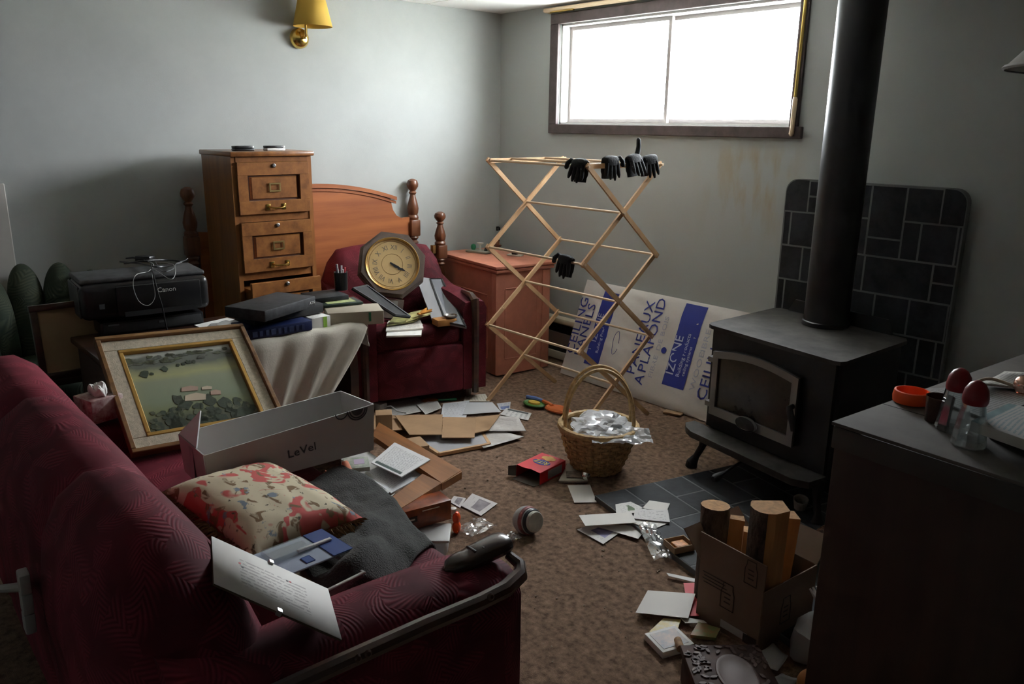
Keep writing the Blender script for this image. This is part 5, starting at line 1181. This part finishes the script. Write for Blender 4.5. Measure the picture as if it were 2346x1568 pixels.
t = thing('cork', 'short cork cylinder lying on the white paperback', 'cork', P(1556, 1477, z=.034), rot=(R(90), 0, R(50)))
b = NB(); lathe(b, [(.011, -.022), (.012, .022)], 16); ob('body', b, mat('cork_tan', (.36, .22, .12), .8, var=(60, .4)), t)
# film wrapper and matchbox tray
t = thing('cellophane_wrapper', 'clear cellophane wrapper lying on the hearth edge', 'wrapper', P(1510, 1245, z=.028))
w0, w1 = P(1482, 1205, z=.03), P(1520, 1288, z=.012); wd_ = (w1-w0); ws = Vector((-wd_.y, wd_.x, 0)).normalized()
b = NB(); surf(b, lambda u, v: w0-t.location + wd_*u + ws*(.035*(2*v-1)) + Vector((0, 0, .012*(1-(2*v-1)**2)+.012*abs(mnoise.noise(Vector((u*6, v*5, 1))))+.004)), 24, 10); ob('film', b, glassy('cello', (.97, .97, .98), .7, .06, .10), t, smooth=20)
MT, L = obox('matchbox_tray', 'small cardboard tray with orange contents on hearth edge', 'tray', mat('card_tan', (.36, .25, .15), .8), (1545, 1272), (1592, 1262), .026, .075, .006, bev=.001)
for c, s in (((0, .002, .014), (L, .003, .022)), ((0, .073, .014), (L, .003, .022)), ((-L/2+.002, .0375, .014), (.003, .068, .022)), ((L/2-.002, .0375, .014), (.003, .068, .022))): bxo('side', 'card_tan', MT, c, s)
bxo('orange_contents', mat('peel', (.62, .24, .06), .5, var=(50, .6)), MT, (.004, .038, .012), (L*.6, .045, .012), bev=.004)

# ================================================================= floor: papers under the rack and before the armchair
slab('pink_scrap', mat('pink_paper', (.55, .22, .20), .7), [(1712, 1052), (1745, 1040), (1762, 1050), (1730, 1060)], .027, .0015, 'pink paper scrap under the wood stove', 'paper scrap')
lows = [
 ('newspaper_sheet', [(858, 930), (955, 912), (1005, 935), (905, 955)], .010, Dq, 'newspaper sheet lying before the armchair'),
 ('newspaper_sheet', [(955, 928), (1000, 915), (1012, 935), (975, 950)], .016, Dq, 'folded newspaper page beside the wooden spoon'),
 ('printed_sheet', [(1010, 956), (1015, 925), (1075, 918), (1068, 957)], .008, A2, 'printed sheet in front of the drying rack foot'),
 ('printed_sheet', [(1062, 920), (1066, 906), (1112, 903), (1122, 920)], .006, printed('slip_p', (.56, .53, .44), (.3, .28, .22), 9), 'cream slip nearest the drying rack left foot'),
 ('plastic_sleeve', [(1060, 950), (1070, 922), (1128, 922), (1148, 944)], .014, mat('sleeve', (.60, .61, .62), .25), 'shiny white plastic sleeve on the papers'),
 ('blue_card', [(1138, 925), (1170, 921), (1168, 938), (1145, 940)], .004, printed('bluehead', (.60, .60, .60), (.2, .25, .5), 6, pic=(.2, .5, .95, .95), piccol=(.18, .24, .48)), 'white card with blue heading by the rack foot'),
 ('grey_card', [(1145, 950), (1160, 935), (1218, 947), (1210, 963)], .006, printed('greyend', (.60, .60, .58), (.3, .3, .3), 6, pic=(.75, .1, .95, .9), piccol=(.10, .12, .12)), 'white card with grey end beside the toy'),
 ('white_bag', [(1095, 990), (1140, 955), (1188, 958), (1205, 990)], .022, mat('bag_white', (.56, .53, .50), .5, bump=(40, .8), dist=.01), 'crumpled white paper bag on the carpet'),
 ('white_bag', [(1088, 1005), (1130, 985), (1200, 1003), (1108, 1030)], .012, 'bag_white', 'flattened white plastic bag beside the whiteboard'),
 ('inner_sheet', [(870, 1010), (905, 1003), (965, 1035), (915, 1050)], .004, Fq, 'white sheet lying inside the wooden frame'),
]
for nm, px, z, m_, lb in lows: slab(nm, m_, px, z, .0015, lb, nm.replace('_', ' '), curl=.006 if 'bag' in nm else 0)
WBd = thing('whiteboard', 'small whiteboard with wooden rim lying on the carpet', 'whiteboard', (0, 0, 0))
wq = [P(946, 1002, z=.016), P(1005, 1040, z=.016), P(1121, 1018, z=.016), P(1100, 985, z=.016)]; WBd.location = Vector((*wq[0].xy, 0))
b = NB(); v_ = [p-WBd.location for p in wq]; b.faces.new(ring(b, v_)); ob('panel', b, mat('board_white', (.42, .42, .44), .3, var=(3, .15)), WBd, smooth=0, solid=.006)
for i in range(4):
    b = NB(); tube(b, [v_[i]-Vector((0, 0, .003)), v_[(i+1) % 4]-Vector((0, 0, .003))], .011, 4, sq=True); ob('rim', b, 'rack_wood', WBd, smooth=0)
for px, z, lb in (([(905, 952), (1014, 950), (1012, 996), (938, 996)], .050, 'brown cardboard flap at left of the flattened carton'), ([(1015, 956), (1090, 957), (1087, 1003), (1012, 1003)], .046, 'brown cardboard flap in the middle of flattened carton'), ([(1085, 957), (1146, 950), (1120, 985), (1086, 993)], .040, 'torn brown cardboard piece at right of the carton'), ([(848, 952), (908, 952), (922, 985), (850, 990)], .034, 'brown cardboard strip beside the wooden frame')):
    slab('cardboard_flap', 'kraft', px, z, .004, lb, 'cardboard', group='flattened brown cardboard pieces')
bxo('x', 'kraft', None, (0, 0, 0), (.001, .001, .001)); bpy.data.objects.remove(bpy.data.objects['x'])
CS, L = obox('cardboard_core', 'crumpled cardboard under the brown flaps', 'cardboard', 'kraft', (900, 990), (1085, 985), .0, .10, .032, bev=.01)
t = thing('charger_plug', 'white charger plug with cable on the carpet before armchair', 'charger', P(870, 938, z=0), R(10)); bxo('plug', 'white_plastic', t, (0, 0, .02), (.07, .05, .04), bev=.006)
b = NB(); tube(b, [(.03, 0, .02), (.07, .02, .03), (.12, .02, .012), (.18, .03, .014)], .003, 6); ob('cable', b, 'white_plastic', t)
t = thing('wooden_spoon', 'glossy brown wooden spoon lying before the armchair', 'spoon', P(985, 918, z=.012), R(60)); b = NB(); bmesh.ops.create_uvsphere(b, u_segments=16, v_segments=10, radius=1)
for v in b.verts: v.co = Vector((v.co.x*.05, v.co.y*.032, v.co.z*.014))
ob('bowl', b, mat('spoon_amber', (.32, .11, .02), .25, coat=.5), t); b = NB(); tube(b, [(.045, 0, 0), (.10, .005, -.002), (.15, .008, -.004)], [.008, .007, .009], 8); ob('handle', b, 'green_mark', t)
TY = thing('toy_paddles', 'colourful plastic toy utensils beside the basket', 'toy', P(1245, 935, z=0), R(10))
for (c, r0_, m_) in (((-.05, -.02, .012), .055, mat('toy_green', (.08, .20, .05), .35)), ((.10, .0, .010), .065, mat('toy_orange', (.60, .14, .03), .4))):
    b = NB(); lathe(b, [(r0_, 0), (r0_*1.02, .008), (r0_*.9, .014), (r0_*.8, .009), (0, .008)], 24, Matrix.Translation(c) @ Matrix.Diagonal((1.25, .75, 1, 1))); ob('paddle', b, m_, TY)
b = NB(); lathe(b, [(.034, 0), (.03, .012), (0, .016)], 20, Matrix.Translation((-.05, -.02, .018)) @ Matrix.Diagonal((1.2, .75, 1, 1))); ob('yellow_disc', b, mat('toy_yellow', (.60, .38, .06), .4), TY)
b = NB(); tube(b, [(-.16, .055, .014), (-.10, .06, .016), (-.04, .05, .018)], [.012, .013, .010], 8); ob('blue_handle', b, mat('toy_blue', (.12, .20, .50), .35), TY)
b = NB(); tube(b, [(-.04, .05, .018), (.0, .03, .02), (.05, .015, .02)], [.010, .014, .010], 8); ob('orange_neck', b, 'toy_orange', TY)
b = NB(); box(b, (0, 0, .008), (.10, .05, .012), rot=(0, 0, .3), bev=.003); t = ob('cardboard_scrap', b, 'kraft'); t.location = P(1542, 950, z=.001); tag(t, 'brown cardboard scrap at the foot of panel pack', 'cardboard')
# ================================================================= wooden frame corner and what lies about it
FZ = .165
WF = thing('wooden_picture_surround', 'large flat orange-brown wooden frame corner lying on boxes', 'frame', Vector((-2.6, 1.55, FZ-.028)))
slab('frame_plank', 'oak_orange', [(853, 998), (868, 968), (1057, 1078), (1012, 1107)], FZ, .026, parent=WF); slab('frame_plank', 'oak_orange', [(968, 1086), (1012, 1107), (893, 1181), (866, 1164)], FZ, .026, parent=WF)
slab('frame_plank', 'oak_orange', [(1010, 1106), (1057, 1079), (1058, 1082), (1012, 1109)], FZ-.002, .03, parent=WF)
UB, L = obox('under_frame_carton', 'plain carton propping up the wooden frame', 'carton', 'kraft', (905, 1100), (985, 1085), 0, .12, .135, bev=.003)
U2, L = obox('under_frame_block', 'brown block under the far end of wooden frame', 'block', 'kraft', (862, 1012), (900, 1010), 0, .08, .135, bev=.003)
slab('letter_sheet', A, [(920, 1093), (850, 1060), (904, 1014), (986, 1053)], FZ+.006, .004, 'white letter with grey band lying on the wooden frame', 'letter'); slab('letter_sheet', A2, [(896, 1130), (832, 1084), (905, 1055), (972, 1088)], FZ-.03, .004, 'white printed letter tucked under the wooden frame', 'letter')
U3, L = obox('paper_stack', 'stack of pale papers and pads inside the wooden frame', 'papers', mat('stack_pale', (.50, .50, .48), .7, var=(30, .2)), (840, 1150), (905, 1130), 0, .22, .115, bev=.004)
slab('tissue_sheet', mat('tissue_grey', (.42, .43, .42), .7, bump=(20, .8), dist=.01), [(800, 1110), (840, 1085), (895, 1130), (845, 1165)], .128, .003, 'crumpled pale tissue sheet beside the grey fleece', 'tissue', curl=.008)
slab('white_page', Fq, [(846, 1166), (905, 1130), (895, 1140), (862, 1170)], .13, .002, 'white page beneath the near frame plank', 'paper')
GCd, L = obox('greeting_card_pack', 'boxed greeting card with floral edge by the white carton', 'card', mat('card_floral', (.42, .42, .36), .6, var=(30, .6), col2=(.16, .22, .16)), (790, 1085), (848, 1080), .19, .11, .018, bev=.002)
bxo('violet_label', mat('violet', (.42, .34, .46), .6), GCd, (.01, .06, .0185), (.04, .05, .001))
U4, L = obox('pad_stack', 'stack of grey pads under the greeting card', 'pads', 'stack_pale', (795, 1086), (850, 1081), 0, .12, .188, bev=.004)
DA = thing('doll_arm', 'orange pink plastic doll arm beside the white carton', 'doll arm', P(775, 1090, z=.212)); skin_m = mat('doll_skin', (.50, .17, .10), .45)
dp_ = [P(*p, z=z_)-DA.location for p, z_ in (((757, 1066), .222), ((792, 1062), .228), ((800, 1080), .224), ((792, 1100), .22), ((770, 1102), .22), ((752, 1090), .22))]
b = NB(); tube(b, [dp_[1]+Vector((-.01, -.01, .0)), dp_[1], dp_[2], dp_[3], dp_[4]], [.006, .012, .014, .013, .010], 10); ob('arm', b, skin_m, DA, smooth=60)
b = NB(); tube(b, [dp_[4], dp_[5]], [.012, .010], 8)
for k in range(4): tube(b, [dp_[5]+Vector((0, 0, .004*k-.006)), dp_[5]+Vector((-.015, -.012+.004*k, .006*k-.008)), dp_[5]+Vector((-.026, -.016+.006*k, .007*k-.01))], [.004, .004, .002], 6)
tube(b, [dp_[4], dp_[4]+Vector((-.004, -.012, .014)), dp_[4]+Vector((-.010, -.02, .02))], [.004, .004, .002], 6); ob('hand', b, skin_m, DA, smooth=60)
OX, L = obox('orange_brown_carton', 'glossy orange and brown printed carton below the wooden frame', 'carton', mat('carton_orange', (.36, .075, .012), .3, var=(14, .8), col2=(.10, .02, .008)), (905, 1226), (1034, 1190), .085, .09, .078, bev=.002)
bxo('dark_badge', 'dark_panel', OX, (-L*.22, -.0008, .04), (.05, .002, .022), bev=.0005); bxo('badge_lettering', 'cream_paper', OX, (-L*.22, -.0018, .04), (.03, .001, .006)); bxo('printed_band', 'cream_paper', OX, (.03, -.0008, .064), (.07, .001, .004))
PTb = thing('plastic_food_tub', 'frosted plastic food tub under the orange brown carton', 'tub', P(965, 1262, z=.0), R(50))
bxo('body', glassy('frosted', (.85, .86, .86), .3, .3, .35), PTb, (0, 0, .034), (.20, .12, .064), bev=.02, seg=3); bxo('lid', mat('lid_white', (.42, .42, .41), .4), PTb, (0, 0, .071), (.215, .135, .012), bev=.006)
TYo = thing('orange_toy', 'bright orange plastic toy clip beside the food tub', 'toy', P(1046, 1222, z=.0), R(35))
b = NB()
for cz, r0_ in ((.026, .026), (.064, .024)):
    prev = None
    lathe(b, [(r0_*.75, -.012), (r0_, -.006), (r0_, .006), (r0_*.75, .012)], 18, Matrix.Translation((0, 0, cz)) @ Matrix.Rotation(R(90), 4, 'X') @ Matrix.Diagonal((.62, 1, 1, 1)))
ob('body', b, 'orange_plastic', TYo); b = NB(); lathe(b, [(.010, 0), (.012, .02), (0, .024)], 12, Matrix.Translation((-.012, 0, .082))); ob('white_tip', b, 'white_plastic', TYo)
t = thing('clear_bag', 'small clear plastic bag beside the sofa arm', 'bag', P(1090, 1215, z=.002)); b = NB(); surf(b, lambda u, v: Vector(((u-.5)*.10, (v-.5)*.13, .012+.02*abs(mnoise.noise(Vector((u*5, v*5, 3)))))), 14, 14); ob('film', b, 'cello', t, smooth=18)
b = NB(); surf(b, lambda u, v: Vector(((u-.5)*.06, (v-.5)*.07, .006+.012*abs(mnoise.noise(Vector((u*5, v*5, 8)))))), 10, 10); t = ob('foil_scrap', b, 'cello', smooth=18); t.location = P(1168, 1236, z=.0); tag(t, 'shiny clear scrap by the sofa hand rest', 'scrap')

# ================================================================= carton of firewood
WC = thing('firewood_carton', 'brown cardboard carton with printed pickle jar outlines holding firewood', 'carton', P(1735, 1497, z=0))
cA = P(1595, 1412, z=.0); cB = P(1735, 1497, z=.0); ex_ = (cB-cA); wC = ex_.length; ang = math.atan2(ex_.y, ex_.x); WC.location = (*cA.xy, 0); WC.rotation_euler = (0, 0, ang)
mat('carton_brown', (.20, .125, .08), .8, var=(5, .12)); mat('carton_ink', (.045, .028, .02), .8)
hC, dC = .20, .27
def wc(nm, pts, m_='carton_brown'): b = NB(); b.faces.new(ring(b, [Vector(p) for p in pts])); return ob(nm, b, m_, WC, smooth=0, solid=.004)
wcf = wc('front_wall', [(0, 0, 0), (wC, 0, 0), (wC, 0, hC), (0, 0, hC)]); wcr = wc('right_wall', [(wC, 0, 0), (wC, dC, 0), (wC, dC, hC), (wC, 0, hC)]); wc('left_wall', [(0, 0, 0), (0, dC, 0), (0, dC, hC), (0, 0, hC)]); wc('back_wall', [(0, dC, 0), (wC, dC, 0), (wC, dC, hC), (0, dC, hC)]); wc('bottom', [(0, 0, .003), (wC, 0, .003), (wC, dC, .003), (0, dC, .003)])
ff = wc('front_flap', [(0, 0, hC), (wC, 0, hC), (wC, .005, hC+.085), (0, -.008, hC+.10)]); wc('left_flap', [(0, 0, hC), (0, dC, hC), (-.075, dC, hC+.075), (-.075, 0, hC+.075)]); wc('back_flap', [(0, dC, hC), (wC, dC, hC), (wC, dC+.07, hC+.07), (0, dC+.07, hC+.07)])
def jar(par, mtx, s=1.0):
    o1 = [(-.5, 0), (-.5, .62), (-.38, .80), (-.36, 1.0), (.36, 1.0), (.38, .80), (.5, .62), (.5, 0)]
    b = NB(); tube(b, [mtx @ Vector((x*.048*s, z*.085*s, .003)) for x, z in o1+[o1[0]]], .0013, 5); ob('printed_jar', b, 'carton_ink', par)
    b = NB()
    for k in range(3): box(b, (0, (.25+.18*k)*.085*s, .0028), (.022*s, .004*s, .0006), mtx=mtx)
    ob('printed_label', b, 'carton_ink', par)
mF = Matrix(((1, 0, 0, 0), (0, 0, -1, 0), (0, 1, 0, 0), (0, 0, 0, 1))); mRt = Matrix(((0, 0, 1, wC), (1, 0, 0, 0), (0, 1, 0, 0), (0, 0, 0, 1)))
jar(wcf, mF @ Matrix.Translation((wC*.48, .085, 0))); jar(ff, mF @ Matrix.Translation((wC*.80, hC+.005, 0)), .9); jar(wcr, mRt @ Matrix.Translation((.12, .06, 0)))
for k in range(4):
    b = NB(); box(b, (wC*.26, hC-.03-.011*k, .0028), (wC*(.4-.05*(k % 2)), .003, .0006), mtx=mF); ob('printed_line', b, 'carton_ink', wcf)
b = NB(); box(b, (wC*.62, .03, .003), (wC*.42, .026, .001), mtx=mF); ob('white_label', b, mat('label_dim', (.36, .35, .33), .7), wcf); b = NB(); box(b, (wC*.87, .026, .003), (wC*.2, .03, .001), mtx=mF); ob('barcode', b, 'carton_ink', wcf)
mat('bark', (.11, .08, .06), .95, var=(26, .7), bump=(40, 1.0), stretch=(1, 1, .4), dist=.02); wood('split_wood', (.55, .28, .10), (.36, .16, .05), .7, 2, 10, 0); mat('end_grain', (.42, .22, .08), .8, var=(60, .3))
def log(name, label, px, base, lean, R_, ln, poly, bark_frac, rz=0):
    """firewood stick: outline poly (x,y), vertices with bark on the outside"""
    q = WC.matrix_basis @ Vector((0, base, 0)); nrm = Matrix.Rotation(WC.rotation_euler.z, 3, 'Z') @ Vector((0, 1, 0))
    d0 = P(*px, y=1.0)-Vector((0, 0, CH)); top = Vector((0, 0, CH)) + d0*((q-Vector((0, 0, CH))).dot(nrm)/d0.dot(nrm))
    ln = (top.z-.012)/Vector((*lean, 1)).normalized().z
    t = thing(name, label, 'firewood', (0, 0, 0), group='firewood in the carton')
    dirv = Vector((*lean, 1)).normalized(); bot = top - dirv*ln; t.location = bot
    mtx = dirv.to_track_quat('Z', 'Y').to_matrix().to_4x4() @ Matrix.Rotation(rz, 4, 'Z')
    def rg(z, k): return [mtx @ Vector((x*(1+.05*mnoise.noise(Vector((x*30, y*30, z*9)))), y*(1+.05*mnoise.noise(Vector((y*30, x*30, z*8)))), z*ln)) for x, y in poly]
    n = len(poly); rings = [rg(i/8, i) for i in range(9)]
    for nm, idx, m_ in (('bark', range(0, bark_frac), 'bark'), ('split_face', range(bark_frac, n), 'split_wood')):
        if not len(idx): continue
        b = NB()
        for i in range(8):
            for j in idx: b.faces.new([b.verts.new(v) for v in (rings[i][j], rings[i][(j+1) % n], rings[i+1][(j+1) % n], rings[i+1][j])])
        bmesh.ops.remove_doubles(b, verts=b.verts, dist=.0002); ob(nm, b, m_, t, smooth=30)
    b = NB(); b.faces.new(ring(b, rings[8])); ob('cut_end', b, 'end_grain', t, smooth=0); b = NB(); b.faces.new(ring(b, rings[0])); ob('cut_end', b, 'end_grain', t, smooth=0)
    return t
circ = [(math.cos(2*math.pi*i/14)*.046, math.sin(2*math.pi*i/14)*.046) for i in range(14)]
log('firewood_log', 'round bark covered log standing in the carton', (1640, 1158), .12, (-.03, .05), .045, .37, circ, 14)
half = [(math.cos(R(a))*.055, math.sin(R(a))*.05) for a in range(150, 300, 25)] + [(.05, -.03), (.048, .03), (-.04, .035)]
log('firewood_split', 'split orange log standing tallest at right in the carton', (1763, 1160), .075, (.03, -.05), .05, .385, [(x, y) for x, y in half], 4, R(20))
tri = [(-.02, -.02), (.02, -.018), (.018, .02), (-.015, .022)]
log('firewood_stick', 'thin pale split stick in the carton middle', (1718, 1214), .10, (.0, 0), .02, .30, tri, 1, R(30))
log('firewood_wedge', 'small orange wedge of wood leaning in carton', (1690, 1187), .16, (.02, .03), .02, .33, [(x*.9, y*1.1) for x, y in tri], 1, R(-20))
log('firewood_back_log', 'dim split log at the back of the carton', (1806, 1180), .22, (.06, .0), .03, .32, [(x*1.3, y*1.5) for x, y in tri], 2, R(50))
BA = thing('bark_slab', 'curved slab of rough bark leaning beside the counter', 'bark', P(1850, 1330, z=0)+Vector((.02, .02, 0)), R(20))
b = NB(); surf(b, lambda u, v: Vector((-.09+.20*u, .05*math.sin(u*3.1)+.10*v, .02+.13*math.sin(u*2.9)*(1-.1*v)+.02*mnoise.noise(Vector((u*6, v*6, 4))))), 22, 10); ob('bark', b, mat('bark_orange', (.15, .075, .035), .95, var=(30, .8), bump=(50, 1), dist=.02, col2=(.035, .026, .02)), BA, smooth=40, solid=.012)
t = thing('white_mug', 'small pale crumpled cup on the hearth behind the carton', 'cup', P(1832, 1165, z=.026), rot=(R(15), R(10), 0)); b = NB(); lathe(b, [(.022, 0), (.03, .05), (.027, .05), (.02, .006), (0, .006)], 16); ob('cup', b, mat('cup_white', (.42, .42, .38), .6, var=(30, .3)), t)
# carved wooden box
VX = thing('carved_box', 'dark wooden box with carved lid and oval medallion on carpet', 'box', P(1612, 1568, z=0))
k0, k1 = P(1558, 1478, z=.11), P(1600, 1590, z=.11); ex_ = (k1-k0); ex_.z = 0; LX = .24; VX.location = Vector((*k0.xy, 0)); ax = ex_.normalized(); ay = Vector((-ax.y, ax.x, 0))
WX = .22
mx_ = basis((0, 0, 0), ax, ay)
def vx(nm, c, s, m_, bev=.003, par=VX): b = NB(); box(b, c, s, bev=bev, mtx=mx_); return ob(nm, b, m_, par)
mat('carved_dark', (.060, .026, .018), .7, var=(20, .4), spec=.3); vx('body', (LX/2, WX/2, .045), (LX-.012, WX-.012, .09), 'carved_dark'); ld = vx('lid', (LX/2, WX/2, .10), (LX, WX, .02), 'carved_dark')
b = NB(); lathe(b, [(.075, .110), (.073, .114), (.066, .115), (.060, .113), (.03, .1145), (0, .115)], 36, mx_ @ Matrix.Translation((LX*.55, WX*.55, 0)) @ Matrix.Diagonal((1.15, .72, 1, 1))); ob('medallion', b, mat('medal', (.085, .042, .030), .6), ld)
rl = random.Random(11)
for k in range(150):
    u, v = rl.uniform(.03, .97), rl.uniform(.03, .97); 
    if ((u-.55)*LX/.088)**2+((v-.55)*WX/.058)**2 < 1.15: continue
    b = NB(); a_ = rl.uniform(0, 3.1); prism(b, [(-.011, 0), (-.004, .005), (.006, .004), (.012, 0), (.005, -.005), (-.004, -.004)], .1095, .1135, mx_ @ Matrix.Translation((u*LX, v*WX, 0)) @ Matrix.Rotation(a_, 4, 'Z')); ob('carved_leaf', b, 'medal', ld, smooth=0)
# tied bag, tissue and orange fruit bag near the counter
TBg = thing('tied_plastic_bag', 'tied translucent white bag against the counter side', 'bag', P(1868, 1515, z=0))
b = NB(); lathe(b, [(.03, 0), (.065, .015), (.075, .06), (.065, .11), (.035, .145), (.012, .165), (.010, .172)], 22)
for v in b.verts: v.co += Vector((v.co.x, v.co.y, 0))*(.28*mnoise.noise(v.co*26))
ob('sack', b, mat('bag_trans', (.38, .38, .37), .35, trans=.15), TBg, smooth=40)
b = NB()
for k in range(7):
    a = -1.2+k*.35; tube(b, [(0, 0, .168), (.016*math.cos(a+2.4), .02*math.sin(a+2.4), .195), (.04*math.cos(a+2.4), .045*math.sin(a+2.4), .222)], [.006, .007, .003], 5)
ob('knot_tails', b, 'white_plastic', TBg); b = NB(); bmesh.ops.create_icosphere(b, subdivisions=2, radius=.014, matrix=Matrix.Translation((0, 0, .168))); ob('knot', b, 'white_plastic', TBg)
slab('tissue_paper', mat('tissue_dim', (.30, .30, .29), .8), [(1715, 1510), (1770, 1482), (1805, 1510), (1780, 1545)], .02, .002, 'grey tissue paper beside the carved box', 'paper', curl=.01)
t = thing('orange_bag', 'orange wrapped bundle at the foot of the counter', 'bundle', P(1862, 1600, z=0)); b = NB(); bmesh.ops.create_icosphere(b, subdivisions=3, radius=.045, matrix=Matrix.Translation((0, 0, .04)))
for v in b.verts: v.co *= 1+.12*mnoise.noise(v.co*18)
ob('wrap', b, mat('bundle_orange', (.42, .16, .04), .6), t)
slab('white_sheet', 'tissue_dim', [(1735, 1568), (1790, 1550), (1830, 1560), (1790, 1600)], .02, .002, 'pale sheet on the carpet at the bottom edge', 'paper', curl=.008)

# ================================================================= on the counter
KZ = ZT+.0005
t = thing('tape_ring', 'bright orange plastic ring on the counter corner', 'ring', P(2086, 922, z=KZ)); b = NB(); lathe(b, [(.028, .0), (.038, .002), (.0395, .014), (.037, .028), (.033, .029), (.031, .016), (.028, .003)], 34, cap=False); ob('ring', b, 'orange_plastic', t); b = NB(); lathe(b, [(.0285, .001), (.0285, .006), (0, .007)], 30); ob('floor_disc', b, 'orange_plastic', t)
gl = glassy('shaker_glass', (.90, .92, .92), .55, .05, .03)
def shaker(px, lb):
    t = thing('glass_shaker', lb, 'shaker', P(*px, z=KZ), rnd.uniform(0, 1), 'red-capped shakers on the counter')
    b = NB(); lathe(b, [(.030, 0), (.033, .004), (.0315, .012), (.026, .055), (.021, .080), (.020, .088), (.019, .090), (.0165, .088), (.019, .08), (.0235, .055), (.029, .014), (.0, .010)], 10); ob('glass_body', b, gl, t, smooth=20)
    b = NB(); lathe(b, [(.0215, .086), (.0235, .092), (.0235, .100), (.021, .115), (.014, .127), (.006, .132), (0, .133)], 26); ob('red_cap', b, mat('cap_red', (.22, .006, .012), .4), t)
shaker((2217, 1020), 'nearest glass shaker with red ribbed cap'); shaker((2180, 985), 'glass shaker with red cap behind the nearest shaker')
t = thing('brown_glass', 'small dark brown glass with stick behind the shakers', 'glass', P(2146, 965, z=KZ)); b = NB(); lathe(b, [(.024, 0), (.028, .055), (.026, .055), (.022, .006), (0, .006)], 20); ob('cup', b, mat('brown_glass_m', (.05, .018, .012), .15), t); bxo('stick', 'black_matte', t, (.008, .0, .05), (.008, .004, .09), rot=(0, R(8), 0))
slab('open_magazine', printed('mag', (.42, .42, .40), (.15, .25, .28), 18, .05, density=.6, pic=(.0, .0, 1, .12), piccol=(.2, .32, .33)), [(2225, 965), (2310, 925), (2500, 960), (2440, 1040)], KZ+.052, .02, 'open book with teal border lying on the counter', 'book')
slab('newspaper', printed('news', (.30, .30, .29), (.1, .1, .1), 26, .03, density=.6), [(2085, 893), (2240, 884), (2420, 900), (2260, 960)], KZ+.006, .003, 'newspaper spread at the back of the counter', 'newspaper')
slab('loose_page', printed('page_c', (.36, .35, .32), (.1, .1, .1), 20, .05), [(2230, 885), (2300, 858), (2480, 860), (2430, 905)], KZ+.012, .002, 'cream page curling at the counter back', 'paper', curl=.006)
t = thing('black_tray', 'black tray under the open book on the counter', 'tray', P(2330, 1015, z=KZ)+Vector((.03, .02, 0)), R(-5)); bxo('base', 'black_plastic', t, (.04, .04, .004), (.22, .17, .008)); 
for c, s in (((.04, -.045, .015), (.22, .006, .03)), ((.04, .125, .015), (.22, .006, .03)), ((-.07, .04, .015), (.006, .17, .03)), ((.15, .04, .015), (.006, .17, .03))): bxo('rim', 'black_plastic', t, c, s, bev=.002)
cable('white_flex', 'cream flex curving over the papers on the counter', [P(2230, 878, z=KZ+.02), P(2265, 868, z=KZ+.03), P(2310, 880, z=KZ+.022), P(2360, 900, z=KZ+.02)], .004, mat('flex', (.45, .40, .30), .5))
t = thing('copper_ornament', 'shiny copper pink ornament at the right edge of counter', 'ornament', P(2342, 905, z=KZ+.016)); b = NB(); bmesh.ops.create_uvsphere(b, u_segments=20, v_segments=14, radius=.022, matrix=Matrix.Translation((0, 0, .024))); ob('ball', b, mat('copper', (.75, .45, .36), .2, 1), t); b = NB(); lathe(b, [(.012, 0), (.014, .005)], 14); ob('foot', b, 'copper', t)
# dark bag at the lower right corner
t = thing('black_bag', 'black soft bag on the floor beyond the counter cabinet', 'bag', (-.05, 1.25, 0)); b = NB(); bmesh.ops.create_icosphere(b, subdivisions=3, radius=1)
for v in b.verts: v.co = Vector((v.co.x*.15, v.co.y*.15, v.co.z*.22+.22))*(1+.08*mnoise.noise(v.co*3))
ob('body', b, 'black_matte', t, smooth=60); b = NB(); tube(b, [(-.06, 0, .40), (-.05, 0, .50), (0, 0, .54), (.05, 0, .50), (.06, 0, .40)], .009, 8); ob('strap', b, 'black_matte', t)
# crumbs and chips of wood trodden into the carpet: too many and too small to count
b = NB(); rc = random.Random(21)
for k in range(420):
    x, y = rc.uniform(-3.1, -1.0), rc.uniform(1.15, 3.2)
    if (x+2.09)*math.sin(R(76))*0 + 0 > 1: continue
    lx = (x+2.09)*math.cos(R(14))-(y-2.275)*math.sin(R(14)); ly = (x+2.09)*math.sin(R(14))+(y-2.275)*math.cos(R(14))
    if -.01 < lx < 1.33 and -.01 < ly < 1.21: continue
    s_ = rc.uniform(.0015, .0045)
    box(b, (x, y, .0012+s_*.3), (s_*rc.uniform(.8, 2.6), s_, s_*.7), rot=(rc.uniform(-.3, .3), rc.uniform(-.3, .3), rc.uniform(0, 3.1)))
tag(ob('carpet_crumbs', b, mat('crumb', (.42, .34, .24), .9, var=(9, .8), col2=(.09, .06, .04)), smooth=0), 'scattered wood crumbs and bits of litter on the carpet', 'crumbs', kind='stuff')
